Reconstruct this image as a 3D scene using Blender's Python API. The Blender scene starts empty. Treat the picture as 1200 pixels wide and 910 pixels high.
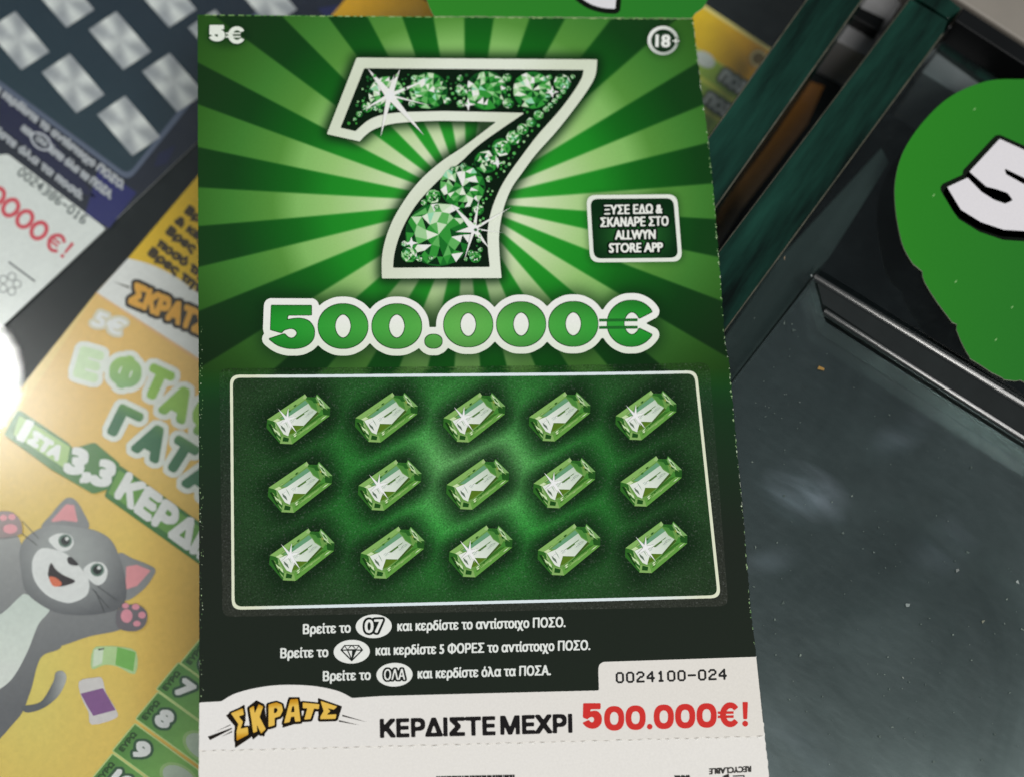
import bpy, math, random
import numpy as np
from mathutils import Matrix, Vector
random.seed(7); rng = np.random.default_rng(7)
S = bpy.context.scene; COL = S.collection
# ------------------------------------------------------------------ camera
F = 2000.0; CX, CY = 600.0, 455.0                     # focal length and centre on the 1200x910 photograph
d1 = np.array([-0.05489, -0.95826, 0.28059]); d2 = np.array([0.99705, -0.00974, 0.07613])
zc = -np.cross(d1, d2); zc /= np.linalg.norm(zc)
if zc[2] > 0: zc = -zc                                # up normal of the counter, seen from the camera
xc = d2 - zc * (d2 @ zc); xc /= np.linalg.norm(xc); yc = np.cross(zc, xc)
RW = np.array([xc, yc, zc])                           # camera space -> world
SC = 0.1 / 0.3272                                     # the card is about 10 cm wide
ORG = np.array([0, 0, 1.0]); ORG = ORG * (SC / abs(zc @ ORG))
CAMW = RW @ (-ORG)
def P(x, y, z=0.0):
    """the point at height z on the counter that is seen at x, y of the photograph"""
    x = np.asarray(x, float); y = np.asarray(y, float)
    r = np.stack([(x - CX) / F, (y - CY) / F, np.ones_like(x)], -1) @ RW.T
    t = (z - CAMW[2]) / r[..., 2]
    return CAMW + r * t[..., None]
cam = bpy.data.cameras.new('camera'); cam_o = bpy.data.objects.new('camera', cam); COL.objects.link(cam_o)
ax = RW @ np.array([1, 0, 0]); ay = RW @ np.array([0, -1, 0]); az = RW @ np.array([0, 0, -1])
cam_o.matrix_world = Matrix([[ax[i], ay[i], az[i], CAMW[i]] for i in range(3)] + [[0, 0, 0, 1]])
cam.sensor_width = 36; cam.lens = 36 * F / 1200; cam.clip_start = 0.01; cam.clip_end = 50
cam.dof.use_dof = True; cam.dof.aperture_fstop = 10.5
foc = P(580, 610) - CAMW; cam.dof.focus_distance = float(foc @ -az)
S.camera = cam_o
# ------------------------------------------------------------------ light
w = bpy.data.worlds.new('World'); S.world = w; w.use_nodes = True
wn = w.node_tree.nodes['Background']; wn.inputs[0].default_value = (0.80, 0.93, 1.0, 1); wn.inputs[1].default_value = 0.15
def lamp(name, loc, target, sx, sy, watt, color, shape='RECTANGLE'):
    l = bpy.data.lights.new(name, 'AREA'); l.shape = shape; l.size = sx; l.size_y = sy; l.energy = watt; l.color = color
    o = bpy.data.objects.new(name, l); COL.objects.link(o); o.location = loc
    o.rotation_euler = (Vector(target) - Vector(loc)).to_track_quat('-Z', 'Y').to_euler(); return o
lamp('ceiling_light', (0.36, -0.55, 1.5), (0, 0, 0), 0.9, 0.5, 19.0, (1.0, 0.985, 0.96))
def mirror_pos(px, py, z, n, dist):
    p = P(px, py, z); v = p - CAMW; v /= np.linalg.norm(v); n = np.asarray(n) / np.linalg.norm(n)
    return p + (v - 2 * (v @ n) * n) * dist, p
gl, gp = mirror_pos(-61, 437, 0, (0, 0, 1), 1.1)      # the round lamp whose glare lies on the glass at the left
lamp('spot_lamp', gl, gp, 0.10, 0.10, 1.25, (1.0, 0.98, 0.95), 'DISK')
# added small lamp, placed only to shine in the polished edges
ea = P(950, 325); eb = P(1200, 492); eax = (eb - ea) / np.linalg.norm(eb - ea); eside = np.cross((0, 0, 1), eax)
HV = np.array([0, 0, 1.0]) * math.cos(math.radians(26)) - eside * math.sin(math.radians(26))
ec = P(1150, 453); vv = (CAMW - ec); vv /= np.linalg.norm(vv)
hv = HV - eax * (HV @ eax); hv = hv + eax * (vv @ eax) * 0  # facet normal, square to the edge
glint_pos = ec + (2 * (vv @ hv) * hv - vv) * 0.9
tl = lamp('edge_glint_light', glint_pos, ec, 0.085, 0.07, 0.9, (1, 0.98, 0.93))
zz = Vector(glint_pos - ec).normalized(); xx = Vector(eax) - zz * zz.dot(Vector(eax)); xx.normalize(); yy = zz.cross(xx)
tl.matrix_world = Matrix([[xx[i], yy[i], zz[i], glint_pos[i]] for i in range(3)] + [[0, 0, 0, 1]])
S.view_settings.view_transform = 'Standard'; S.view_settings.look = 'None'
S.view_settings.exposure = 0.0; S.view_settings.gamma = 1.0
S.render.engine = 'CYCLES'; S.cycles.use_denoising = True
S.cycles.transparent_max_bounces = 24; S.cycles.max_bounces = 10

# ------------------------------------------------------------------ colour and materials
K = 0.98
def lin(c):
    c = np.asarray(c, float) / 255.0
    return np.where(c <= 0.04045, c / 12.92, ((c + 0.055) / 1.055) ** 2.4)
def alb(c, k=K): return np.clip(lin(c) / k, 0.002, 0.86)
def new_mat(name):
    m = bpy.data.materials.new(name); m.use_nodes = True; return m, m.node_tree.nodes, m.node_tree.links
def ink_mat(name, rough, spec, grain, gscale, bump=0.0, coat=0.0, fleck=0.0):
    """printed paper: ink colour from the mesh, paper grain from noise"""
    m, N, L = new_mat(name); b = N['Principled BSDF']
    at = N.new('ShaderNodeAttribute'); at.attribute_name = 'ink'
    tc = N.new('ShaderNodeTexCoord'); nz = N.new('ShaderNodeTexNoise'); nz.inputs['Scale'].default_value = gscale
    nz.inputs['Detail'].default_value = 4; nz.inputs['Roughness'].default_value = 0.7
    L.new(tc.outputs['Object'], nz.inputs['Vector'])
    mr = N.new('ShaderNodeMapRange'); mr.inputs[1].default_value = 0.25; mr.inputs[2].default_value = 0.75
    mr.inputs[3].default_value = 1 - grain; mr.inputs[4].default_value = 1 + grain
    L.new(nz.outputs['Fac'], mr.inputs[0])
    mx = N.new('ShaderNodeVectorMath'); mx.operation = 'SCALE'
    L.new(at.outputs['Color'], mx.inputs[0]); L.new(mr.outputs[0], mx.inputs['Scale'])
    out = mx.outputs[0]
    if fleck:
        n2 = N.new('ShaderNodeTexNoise'); n2.inputs['Scale'].default_value = gscale * 0.8; n2.inputs['Detail'].default_value = 2
        L.new(tc.outputs['Object'], n2.inputs['Vector'])
        r2 = N.new('ShaderNodeMapRange'); r2.inputs[1].default_value = 0.58; r2.inputs[2].default_value = 0.80
        r2.inputs[3].default_value = 0; r2.inputs[4].default_value = fleck; L.new(n2.outputs['Fac'], r2.inputs[0])
        ad = N.new('ShaderNodeVectorMath'); ad.operation = 'ADD'
        cb = N.new('ShaderNodeCombineXYZ')
        for i in range(3): L.new(r2.outputs[0], cb.inputs[i])
        L.new(out, ad.inputs[0]); L.new(cb.outputs[0], ad.inputs[1]); out = ad.outputs[0]
    L.new(out, b.inputs['Base Color'])
    b.inputs['Roughness'].default_value = rough; b.inputs['Specular IOR Level'].default_value = spec
    if coat: b.inputs['Coat Weight'].default_value = coat; b.inputs['Coat Roughness'].default_value = 0.22
    if bump:
        bp = N.new('ShaderNodeBump'); bp.inputs['Strength'].default_value = bump; bp.inputs['Distance'].default_value = 0.0001
        L.new(nz.outputs['Fac'], bp.inputs['Height']); L.new(bp.outputs[0], b.inputs['Normal'])
    return m
M_CARD = ink_mat('card_print', 0.38, 0.05, 0.05, 2600, 0.08)
M_LATEX = ink_mat('scratch_latex', 0.6, 0.06, 0.62, 3600, 0.25, fleck=0.05)
M_TICK = ink_mat('ticket_print', 0.18, 0.7, 0.07, 900, 0.05)
M_FOIL = ink_mat('silver_latex', 0.5, 0.5, 0.16, 320, 0.1)

def glass_mat(name, tint, dust, dscale, lo, hi, dustcol=(0.42, 0.5, 0.5), rough=0.015, film=0.0, smears_and_glow=()):
    m, N, L = new_mat(name); N.remove(N['Principled BSDF']); out = N['Material Output']
    ge = N.new('ShaderNodeNewGeometry'); dt = N.new('ShaderNodeVectorMath'); dt.operation = 'DOT_PRODUCT'
    L.new(ge.outputs['Normal'], dt.inputs[0]); L.new(ge.outputs['Incoming'], dt.inputs[1])
    def mth(op, a, b=None):
        n = N.new('ShaderNodeMath'); n.operation = op
        for i, v in enumerate((a, b)):
            if v is None: continue
            if isinstance(v, (int, float)): n.inputs[i].default_value = v
            else: L.new(v, n.inputs[i])
        return n.outputs[0]
    c = mth('ABSOLUTE', dt.outputs['Value']); c = mth('POWER', mth('SUBTRACT', 1.0, c), 5.0)
    fr = mth('ADD', mth('MULTIPLY', c, 0.95), 0.042)
    tr = N.new('ShaderNodeBsdfTransparent'); tr.inputs[0].default_value = (*tint, 1)
    gs = N.new('ShaderNodeBsdfGlossy'); gs.inputs['Roughness'].default_value = rough
    m1 = N.new('ShaderNodeMixShader'); L.new(fr, m1.inputs[0]); L.new(tr.outputs[0], m1.inputs[1]); L.new(gs.outputs[0], m1.inputs[2])
    # finger marks and dust lying on the glass
    tc = N.new('ShaderNodeTexCoord')
    na = N.new('ShaderNodeTexNoise'); na.inputs['Scale'].default_value = dscale; na.inputs['Detail'].default_value = 7
    na.inputs['Roughness'].default_value = 0.68; na.inputs['Distortion'].default_value = 0.9
    nb = N.new('ShaderNodeTexNoise'); nb.inputs['Scale'].default_value = dscale * 9; nb.inputs['Detail'].default_value = 5; nb.inputs['Roughness'].default_value = 0.75
    nc = N.new('ShaderNodeTexVoronoi'); nc.inputs['Scale'].default_value = dscale * 6
    mp = N.new('ShaderNodeMapping'); mp.inputs['Rotation'].default_value = (0, 0, 0.6); mp.inputs['Scale'].default_value = (1, 1.5, 1)
    L.new(tc.outputs['Object'], na.inputs['Vector']); L.new(tc.outputs['Object'], mp.inputs[0]); L.new(mp.outputs[0], nb.inputs['Vector']); L.new(tc.outputs['Object'], nc.inputs['Vector'])
    def rng_(x, a, b, c, d):
        r = N.new('ShaderNodeMapRange'); L.new(x, r.inputs[0])
        for i, v in enumerate((a, b, c, d)): r.inputs[i + 1].default_value = v
        return r.outputs[0]
    big = rng_(na.outputs['Fac'], lo, hi, 0.12, 1); fine = rng_(nb.outputs['Fac'], 0.42, 0.75, 0.25, 1.6)
    spk = rng_(nc.outputs['Distance'], 0.0, 0.13, 1.0, 0.0)
    amt = mth('MULTIPLY', mth('MULTIPLY', big, fine), dust)
    amt = mth('ADD', amt, mth('MULTIPLY', mth('MULTIPLY', spk, fine), dust * 1.1))
    df = N.new('ShaderNodeBsdfDiffuse'); df.inputs[0].default_value = (*dustcol, 1)
    m2 = N.new('ShaderNodeMixShader'); L.new(amt, m2.inputs[0]); L.new(m1.outputs[0], m2.inputs[1]); L.new(df.outputs[0], m2.inputs[2])
    last = m2.outputs[0]
    if film:
        # greasy film: a rough sheen, thicker where hands have smeared it and where a room reflection is painted in
        n3 = N.new('ShaderNodeTexNoise'); n3.inputs['Scale'].default_value = 16; n3.inputs['Detail'].default_value = 8; n3.inputs['Roughness'].default_value = .6; n3.inputs['Distortion'].default_value = 1.4
        L.new(tc.outputs['Object'], n3.inputs['Vector']); fa = rng_(n3.outputs['Fac'], .30, .74, .40, 1.5)
        ms = N.new('ShaderNodeMapping'); ms.inputs['Rotation'].default_value = (0, 0, .62); L.new(tc.outputs['Object'], ms.inputs[0])
        m4 = N.new('ShaderNodeMapping'); m4.inputs['Scale'].default_value = (.35, 1.3, 1); L.new(ms.outputs[0], m4.inputs[0])
        n4 = N.new('ShaderNodeTexNoise'); n4.inputs['Scale'].default_value = 900; n4.inputs['Detail'].default_value = 3; L.new(m4.outputs[0], n4.inputs['Vector'])
        hair = rng_(n4.outputs['Fac'], .45, .80, .92, 1.22)
        fa = mth('MULTIPLY', mth('MULTIPLY', fa, film), hair)
        gf = N.new('ShaderNodeBsdfGlossy'); gf.inputs['Roughness'].default_value = 0.25; gf.inputs[0].default_value = (.86, 1, 1, 1)
        m3 = N.new('ShaderNodeMixShader'); L.new(fa, m3.inputs[0]); L.new(last, m3.inputs[1]); L.new(gf.outputs[0], m3.inputs[2]); last = m3.outputs[0]
        for (px, py, rx, ry, ang, amt_) in smears_and_glow:
            c_ = P(px, py); sm = N.new('ShaderNodeMapping'); sm.vector_type = 'TEXTURE'; sm.inputs['Location'].default_value = tuple(c_); sm.inputs['Rotation'].default_value = (0, 0, math.radians(ang)); sm.inputs['Scale'].default_value = (rx, ry, 1)
            L.new(tc.outputs['Object'], sm.inputs[0]); gr = N.new('ShaderNodeTexGradient'); gr.gradient_type = 'SPHERICAL'; L.new(sm.outputs[0], gr.inputs[0])
            e_ = N.new('ShaderNodeTexNoise'); e_.inputs['Scale'].default_value = 170; e_.inputs['Detail'].default_value = 6; e_.inputs['Distortion'].default_value = .6; L.new(m4.outputs[0], e_.inputs['Vector'])
            f_ = mth('MULTIPLY', mth('MULTIPLY', rng_(gr.outputs['Fac'], 0, .75, 0, 1), rng_(e_.outputs['Fac'], .38, .72, .1, 1.5)), amt_)
            dd_ = N.new('ShaderNodeBsdfDiffuse'); dd_.inputs[0].default_value = (.40, .47, .55, 1)
            mm = N.new('ShaderNodeMixShader'); L.new(f_, mm.inputs[0]); L.new(last, mm.inputs[1]); L.new(dd_.outputs[0], mm.inputs[2]); last = mm.outputs[0]
    L.new(last, out.inputs['Surface']); return m
M_GLASS = glass_mat('display_glass', (0.98, 0.99, 0.985), 0.012, 40, 0.35, 0.8)
M_GLASSD = glass_mat('smudged_glass', (0.80, 0.88, 0.86), 0.010, 30, 0.42, 0.72, film=0.075, smears_and_glow=((948, 575, .0098, .0056, -28, .17), (1062, 505, .008, .004, 24, .05), (905, 655, .007, .003, 10, .05), (1110, 640, .010, .006, 40, .04), (925, 880, .012, .008, -30, .05)))  # last smear is a pale patch painted for the room's reflection
M_GLASSC = glass_mat('clean_glass', (0.75, 0.8, 0.8), 0.014, 40, 0.45, 0.8)

def plain_mat(name, col, rough, spec=0.5, var=0.3, scale=60, stretch=None, hi=None):
    m, N, L = new_mat(name); b = N['Principled BSDF']
    tc = N.new('ShaderNodeTexCoord'); mp = N.new('ShaderNodeMapping'); nz = N.new('ShaderNodeTexNoise')
    nz.inputs['Scale'].default_value = scale; nz.inputs['Detail'].default_value = 6; nz.inputs['Roughness'].default_value = 0.65
    src = tc.outputs['Object']
    if stretch:
        m0 = N.new('ShaderNodeMapping'); m0.inputs['Rotation'].default_value = (0, 0, stretch[0]); L.new(src, m0.inputs[0]); src = m0.outputs[0]
        mp.inputs['Scale'].default_value = stretch[1]
    L.new(src, mp.inputs[0]); L.new(mp.outputs[0], nz.inputs['Vector'])
    cr = N.new('ShaderNodeValToRGB'); c = np.asarray(col, float); h = np.asarray(hi, float) if hi is not None else c * (1 + var)
    cr.color_ramp.elements[0].color = (*(c * (1 - var)), 1); cr.color_ramp.elements[0].position = 0.35
    cr.color_ramp.elements[1].color = (*h, 1); cr.color_ramp.elements[1].position = 0.72
    L.new(nz.outputs['Fac'], cr.inputs[0]); L.new(cr.outputs[0], b.inputs['Base Color'])
    b.inputs['Roughness'].default_value = rough; b.inputs['Specular IOR Level'].default_value = spec
    return m
BAND_ANG = math.atan2(*(P(1000, 60) - P(900, 200))[[1, 0]])
M_BASE = plain_mat('dark_shelf', (0.015, 0.018, 0.019), 0.2, 0.22, 0.25, 45)
M_EDGE = plain_mat('green_glass_edge', (0.002, 0.010, 0.0075), 0.16, 0.35, 0.6, 85, (-BAND_ANG, (0.22, 1.6, 1)), hi=(0.010, 0.055, 0.038))
M_REFLECTION = plain_mat('reflection_tone', (0.055, 0.072, 0.066), 0.35, 0.4, 0.3, 60, (-BAND_ANG, (0.25, 1.5, 1)))
M_ARRIS = plain_mat('lit_arris', (0.10, 0.095, 0.07), 0.3, 0.5, 0.4, 300)  # pale brown paints the light caught on the strip edges
M_GREY = plain_mat('grey_plastic', (0.25, 0.25, 0.255), 0.5, 0.4, 0.1, 40)
M_BEIGE = plain_mat('beige_laminate', (0.24, 0.215, 0.185), 0.5, 0.4, 0.08, 40)
M_BLACK = plain_mat('black_plastic', (0.006, 0.0065, 0.007), 0.35, 0.2, 0.2, 40)
M_STRIP = plain_mat('dark_strip', (0.012, 0.015, 0.015), 0.35, 0.3, 0.3, 60)
M_TRIM = plain_mat('polished_edge', (0.012, 0.014, 0.014), 0.17, 0.7, 0.2, 40)

# ------------------------------------------------------------------ object helpers
def thing(name, label, cat, loc, group=None):
    o = bpy.data.objects.new(name, None); COL.objects.link(o); o.location = loc; o.empty_display_size = 0.01
    o['label'] = label; o['category'] = cat
    if group: o['group'] = group
    return o
def org(parent):
    t = np.zeros(3)
    while parent is not None: t = t + np.array(parent.location); parent = parent.parent
    return t
def link(name, me, parent=None, loc=None, label=None):
    o = bpy.data.objects.new(name, me); COL.objects.link(o)
    if parent is not None: o.parent = parent
    if loc is not None: o.location = loc
    if label: o['label'] = label
    return o
def mesh(name, V, Fs, cols, mat, parent=None, loc=None, label=None, mats=None):
    """V: world points; cols: one sRGB colour per point, or one for all"""
    base = org(parent) + (np.array(loc) if loc is not None else 0)
    V = np.asarray(V, float) - base
    me = bpy.data.meshes.new(name); me.from_pydata(V.tolist(), [], Fs); me.update()
    if cols is not None:
        c = np.asarray(cols, float)
        if c.ndim == 1: c = np.broadcast_to(c, (len(V), 3))
        a = me.color_attributes.new('ink', 'FLOAT_COLOR', 'POINT')
        a.data.foreach_set('color', np.concatenate([alb(c, 0.74 if mat in (M_TICK, M_FOIL) else K), np.ones((len(V), 1))], 1).astype(np.float32).ravel())
    me.materials.append(mat)
    return link(name, me, parent, loc, label)
class Acc:
    """collects flat printed shapes, each a little higher than the last, into one mesh"""
    def __init__(s, z, dz=2e-5): s.V = []; s.F = []; s.C = []; s.n = 0; s.z = z; s.dz = dz
    def up(s): s.z += s.dz; return s
    def add(s, xy, faces, col):
        xy = np.asarray(xy, float)
        if len(xy) == 0: return s
        s.V.append(P(xy[:, 0], xy[:, 1], s.z)); s.F += [tuple(i + s.n for i in f) for f in faces]; s.n += len(xy)
        c = np.asarray(col(xy[:, 0], xy[:, 1]) if callable(col) else np.broadcast_to(np.asarray(col, float), (len(xy), 3)), float); s.C.append(c); return s
    def poly(s, xy, col): return s.add(xy, [tuple(range(len(xy)))], col)
    def build(s, name, mat, parent, label=None):
        return mesh(name, np.concatenate(s.V), s.F, np.concatenate(s.C), mat, parent, None, label)
def slab(name, outline, ztop, thick, mat, parent, col=None, side=(225, 222, 214), label=None, step=None):
    """a sheet with real thickness cut to an outline"""
    o = np.asarray(outline, float); n = len(o)
    T = P(o[:, 0], o[:, 1], ztop); B = T.copy(); B[:, 2] -= thick
    V = np.concatenate([T, T, B]); Fs = [tuple(range(n))] + [(n + i, 2 * n + i, 2 * n + (i + 1) % n, n + (i + 1) % n) for i in range(n)] + [tuple(range(3 * n - 1, 2 * n - 1, -1))]
    C = None if col is None else np.concatenate([np.asarray(col(o[:, 0], o[:, 1]) if callable(col) else np.broadcast_to(np.asarray(col, float), (n, 3)), float), np.broadcast_to(np.asarray(side, float), (2 * n, 3))])
    return mesh(name, V, Fs, C, mat, parent, None, label)
def tag(o, label, cat, group=None, kind=None):
    o['label'] = label; o['category'] = cat
    if group: o['group'] = group
    if kind: o['kind'] = kind
    return o
# ------------------------------------------------------------------ drawing of printed shapes
def smooth(pts, closed=True, k=6):
    p = np.asarray(pts, float); n = len(p); out = []
    rngi = range(n) if closed else range(n - 1)
    for i in rngi:
        a, b, c, d = (p[(i - 1) % n], p[i], p[(i + 1) % n], p[(i + 2) % n]) if closed else (p[max(i - 1, 0)], p[i], p[i + 1], p[min(i + 2, n - 1)])
        for t in np.arange(k) / k:
            out.append(0.5 * ((2 * b) + (-a + c) * t + (2 * a - 5 * b + 4 * c - d) * t * t + (-a + 3 * b - 3 * c + d) * t ** 3))
    if not closed: out.append(p[-1])
    return np.array(out)
def ell(cx, cy, rx, ry, rot=0, n=40, a0=0, a1=360):
    t = np.radians(np.linspace(a0, a1, n, endpoint=(a1 - a0) % 360 != 0)); r = math.radians(rot)
    x = rx * np.cos(t); y = ry * np.sin(t)
    return np.stack([cx + x * math.cos(r) - y * math.sin(r), cy + x * math.sin(r) + y * math.cos(r)], 1)
def stroke(pts, wd):
    """loops of a polyline with width"""
    p = np.asarray(pts, float); L = []
    for a, b in zip(p[:-1], p[1:]):
        d = b - a; d /= (np.linalg.norm(d) + 1e-9); nn = np.array([-d[1], d[0]]) * wd / 2
        L.append(np.array([a + nn, b + nn, b - nn, a - nn]))
    for q in p[1:-1]: L.append(ell(q[0], q[1], wd / 2, wd / 2, n=10))
    return [l if area(l) > 0 else l[::-1] for l in L]
def area(l): x, y = l[:, 0], l[:, 1]; return 0.5 * np.sum(x * np.roll(y, -1) - y * np.roll(x, -1))
class Ras:
    def __init__(s, x0, y0, x1, y1, st): s.x0, s.y0, s.st = x0, y0, st; s.nx = int((x1 - x0) / st) + 2; s.ny = int((y1 - y0) / st) + 2
    def fill(s, loops, ss=3, rule='nz'):
        st = s.st / ss; nx, ny = s.nx * ss, s.ny * ss; W = np.zeros((ny, nx + 1), np.int32)
        ox = s.x0 - s.st / 2 + st / 2; oy = s.y0 - s.st / 2 + st / 2
        for l in loops:
            l = np.asarray(l, float); m = np.roll(l, -1, 0)
            for (ax_, ay_), (bx, by) in zip(l, m):
                if ay_ == by: continue
                sg = 1 if by > ay_ else -1
                if sg < 0: ax_, ay_, bx, by = bx, by, ax_, ay_
                j0 = max(0, math.ceil((ay_ - oy) / st)); j1 = min(ny - 1, math.ceil((by - oy) / st) - 1)
                if j1 < j0: continue
                j = np.arange(j0, j1 + 1); xx = ax_ + (bx - ax_) * ((oy + j * st) - ay_) / (by - ay_)
                np.add.at(W, (j, np.clip(np.ceil((xx - ox) / st), 0, nx).astype(int)), sg)
        W = np.cumsum(W, 1)[:, :nx]; b = (W != 0) if rule == 'nz' else (W % 2 != 0)
        return b.reshape(s.ny, ss, s.nx, ss).mean((1, 3))
    def dil(s, f, r, ry=None):
        """grow by r (disc), or by a box of r x ry"""
        r = r / s.st; ry_ = r if ry is None else ry / s.st; out = np.zeros_like(f); n = int(math.ceil(ry_))
        for dy in range(-n, n + 1):
            if ry is None:
                if abs(dy) > r: continue
                wd = int(round(math.sqrt(max(r * r - dy * dy, 0))))
            else: wd = int(round(r))
            a = np.roll(f, dy, 0)
            if dy > 0: a[:dy] = 0
            if dy < 0: a[dy:] = 0
            m = a.copy()
            for k in range(1, wd + 1):
                m[:, k:] = np.maximum(m[:, k:], a[:, :-k]); m[:, :-k] = np.maximum(m[:, :-k], a[:, k:])
            out = np.maximum(out, m)
        return out
    def blur(s, f, r):
        n = max(1, int(round(r / s.st)))
        for _ in range(3):
            for axs in (0, 1):
                p = [(0, 0), (0, 0)]; p[axs] = (n + 1, n); c = np.cumsum(np.pad(f, p, mode='edge'), axs)
                f = (np.take(c, range(2 * n + 1, c.shape[axs]), axs) - np.take(c, range(0, c.shape[axs] - 2 * n - 1), axs)) / (2 * n + 1)
        return f
    def at(s, f, x, y):
        i = np.clip((x - s.x0) / s.st, 0, s.nx - 1.001); j = np.clip((y - s.y0) / s.st, 0, s.ny - 1.001)
        i0 = i.astype(int); j0 = j.astype(int); u = i - i0; v = j - j0
        return f[j0, i0] * (1 - u) * (1 - v) + f[j0, i0 + 1] * u * (1 - v) + f[j0 + 1, i0] * (1 - u) * v + f[j0 + 1, i0 + 1] * u * v
    def cells(s, f, thr=0.5, maxrun=40):
        """the region f > thr as points and faces"""
        V = []; Fs = []; g = f - thr; pos = g > 0
        full = pos[:-1, :-1] & pos[1:, :-1] & pos[:-1, 1:] & pos[1:, 1:]
        anyp = (pos[:-1, :-1] | pos[1:, :-1] | pos[:-1, 1:] | pos[1:, 1:]) & ~full
        X = lambda i: s.x0 + i * s.st
        Y = lambda j: s.y0 + j * s.st
        for j in range(full.shape[0]):
            row = full[j]
            if row.any():
                d = np.diff(np.concatenate([[0], row.view(np.int8), [0]])); st_ = np.where(d == 1)[0]; en = np.where(d == -1)[0]
                for a, b in zip(st_, en):
                    for q in range(a, b, maxrun):
                        e = min(b, q + maxrun); n = len(V); V += [(X(q), Y(j)), (X(e), Y(j)), (X(e), Y(j + 1)), (X(q), Y(j + 1))]; Fs.append((n, n + 1, n + 2, n + 3))
            for i in np.where(anyp[j])[0]:
                cs = ((i, j), (i + 1, j), (i + 1, j + 1), (i, j + 1)); pl = []
                for k in range(4):
                    a = cs[k]; b = cs[(k + 1) % 4]; ga = g[a[1], a[0]]; gb = g[b[1], b[0]]
                    if ga > 0: pl.append((X(a[0]), Y(a[1])))
                    if (ga > 0) != (gb > 0):
                        t = ga / (ga - gb); pl.append((X(a[0] + (b[0] - a[0]) * t), Y(a[1] + (b[1] - a[1]) * t)))
                if len(pl) > 2: n = len(V); V += pl; Fs.append(tuple(range(n, n + len(pl))))
        return np.array(V).reshape(-1, 2), Fs
def ras_for(loops, st, pad):
    a = np.concatenate(loops); return Ras(a[:, 0].min() - pad, a[:, 1].min() - pad, a[:, 0].max() + pad, a[:, 1].max() + pad, st)
# lettering from the built-in font
_dg = None
def outlines(body):
    c = bpy.data.curves.new('t', 'FONT'); c.body = body; c.dimensions = '2D'; c.fill_mode = 'NONE'; c.resolution_u = 3
    o = bpy.data.objects.new('t', c); COL.objects.link(o)
    dg = bpy.context.evaluated_depsgraph_get(); me = o.evaluated_get(dg).to_mesh()
    co = np.array([v.co[:2] for v in me.vertices]); nx = {}
    for e in me.edges: nx.setdefault(e.vertices[0], []).append(e.vertices[1]); nx.setdefault(e.vertices[1], []).append(e.vertices[0])
    seen = set(); L = []
    for v in range(len(co)):
        if v in seen or v not in nx: continue
        loop = [v]; seen.add(v); cur = v
        while True:
            cand = [q for q in nx[cur] if q not in seen]
            if not cand: break
            cur = (cur + 1) if (cur + 1) in cand else cand[0]; loop.append(cur); seen.add(cur)
        if len(loop) > 2: L.append(co[loop])
    o.evaluated_get(dg).to_mesh_clear(); bpy.data.objects.remove(o); bpy.data.curves.remove(c)
    return L
CAPH = max(l[:, 1].max() for l in outlines('ΕΗ')); CAPB = max(l[:, 1].max() for l in outlines('EH'))
def text_loops(body, p0, p1, h, latin=False, shear=0.0, up=None):
    L = outlines(body); a = np.concatenate(L); x0, x1 = a[:, 0].min(), a[:, 0].max(); ch = CAPB if latin else CAPH
    p0 = np.asarray(p0, float); p1 = np.asarray(p1, float); d = p1 - p0; u = d / np.linalg.norm(d)
    n = np.array([u[1], -u[0]]) if up is None else np.asarray(up, float) / np.linalg.norm(up)
    out = []
    for l in L:
        s = (l[:, 0] - x0) / (x1 - x0); t = l[:, 1] / ch * h
        out.append(p0 + s[:, None] * d + t[:, None] * (n + u * shear))
    return out
def text(acc, body, p0, p1, h, col, bold=0.0, boldy=None, step=0.4, outline=None, latin=False, shear=0.0, up=None, box=True, shadow=None):
    """outline: list of (radius, colour) drawn under the letters, widest first"""
    L = text_loops(body, p0, p1, h, latin, shear, up); mx = max([o[0] for o in outline or []] + [bold]) + 3
    R = ras_for(L, step, mx); f = R.fill(L)
    if bold: f = R.dil(f, bold, (boldy if boldy is not None else bold)) if box else R.dil(f, bold)
    f = R.blur(f, step) if step < 0.5 else f
    for r, c in outline or []:
        acc.up().add(*R.cells(R.blur(R.dil(f, r), step)), c)
    acc.up().add(*R.cells(f), col); return acc
def shapes(acc, loops, col, step=0.5, grow=0.0, rule='nz', soft=False, box=False, off=(0, 0)):
    L = [np.asarray(l, float) + off for l in loops]; R = ras_for(L, step, grow + 3); f = R.fill(L, rule=rule)
    if grow: f = R.dil(f, grow, grow) if box else R.dil(f, grow)
    if soft: f = R.blur(f, step)
    acc.up().add(*R.cells(f), col); return acc
def mix(a, b, t): t = np.asarray(t, float)[..., None]; return np.asarray(a, float) * (1 - t) + np.asarray(b, float) * t
def grad(c0, c1, axis, lo, hi): return lambda x, y: mix(c0, c1, np.clip(((x if axis == 0 else y) - lo) / (hi - lo), 0, 1))
# ------------------------------------------------------------------ the setting: shelf, glass, counter
ZS = -0.036
def box_poly(name, pts, ztop, zbot, mat, parent=None, bevel=0.0):
    o = slab(name, pts, ztop, ztop - zbot, mat, parent)
    bm_ = o.data; 
    import bmesh
    bm = bmesh.new(); bm.from_mesh(bm_); bmesh.ops.remove_doubles(bm, verts=bm.verts, dist=1e-7); bmesh.ops.recalc_face_normals(bm, faces=bm.faces); bm.to_mesh(bm_); bm.free()
    if bevel:
        md = o.modifiers.new('bevel', 'BEVEL'); md.width = bevel; md.segments = 2; md.limit_method = 'ANGLE'
    return o
base = bpy.data.meshes.new('shelf')
base.from_pydata([(-0.9, -0.7, ZS), (0.9, -0.7, ZS), (0.9, 0.9, ZS), (-0.9, 0.9, ZS)], [], [(0, 1, 2, 3)]); base.materials.append(M_BASE)
sh = link('shelf', base); sh['kind'] = 'structure'
def L1(y): return 944.5 - 0.711 * y
def R1(y): return 1011 - 0.706 * y
def L2(y): return 1065 - 0.755 * y
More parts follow.
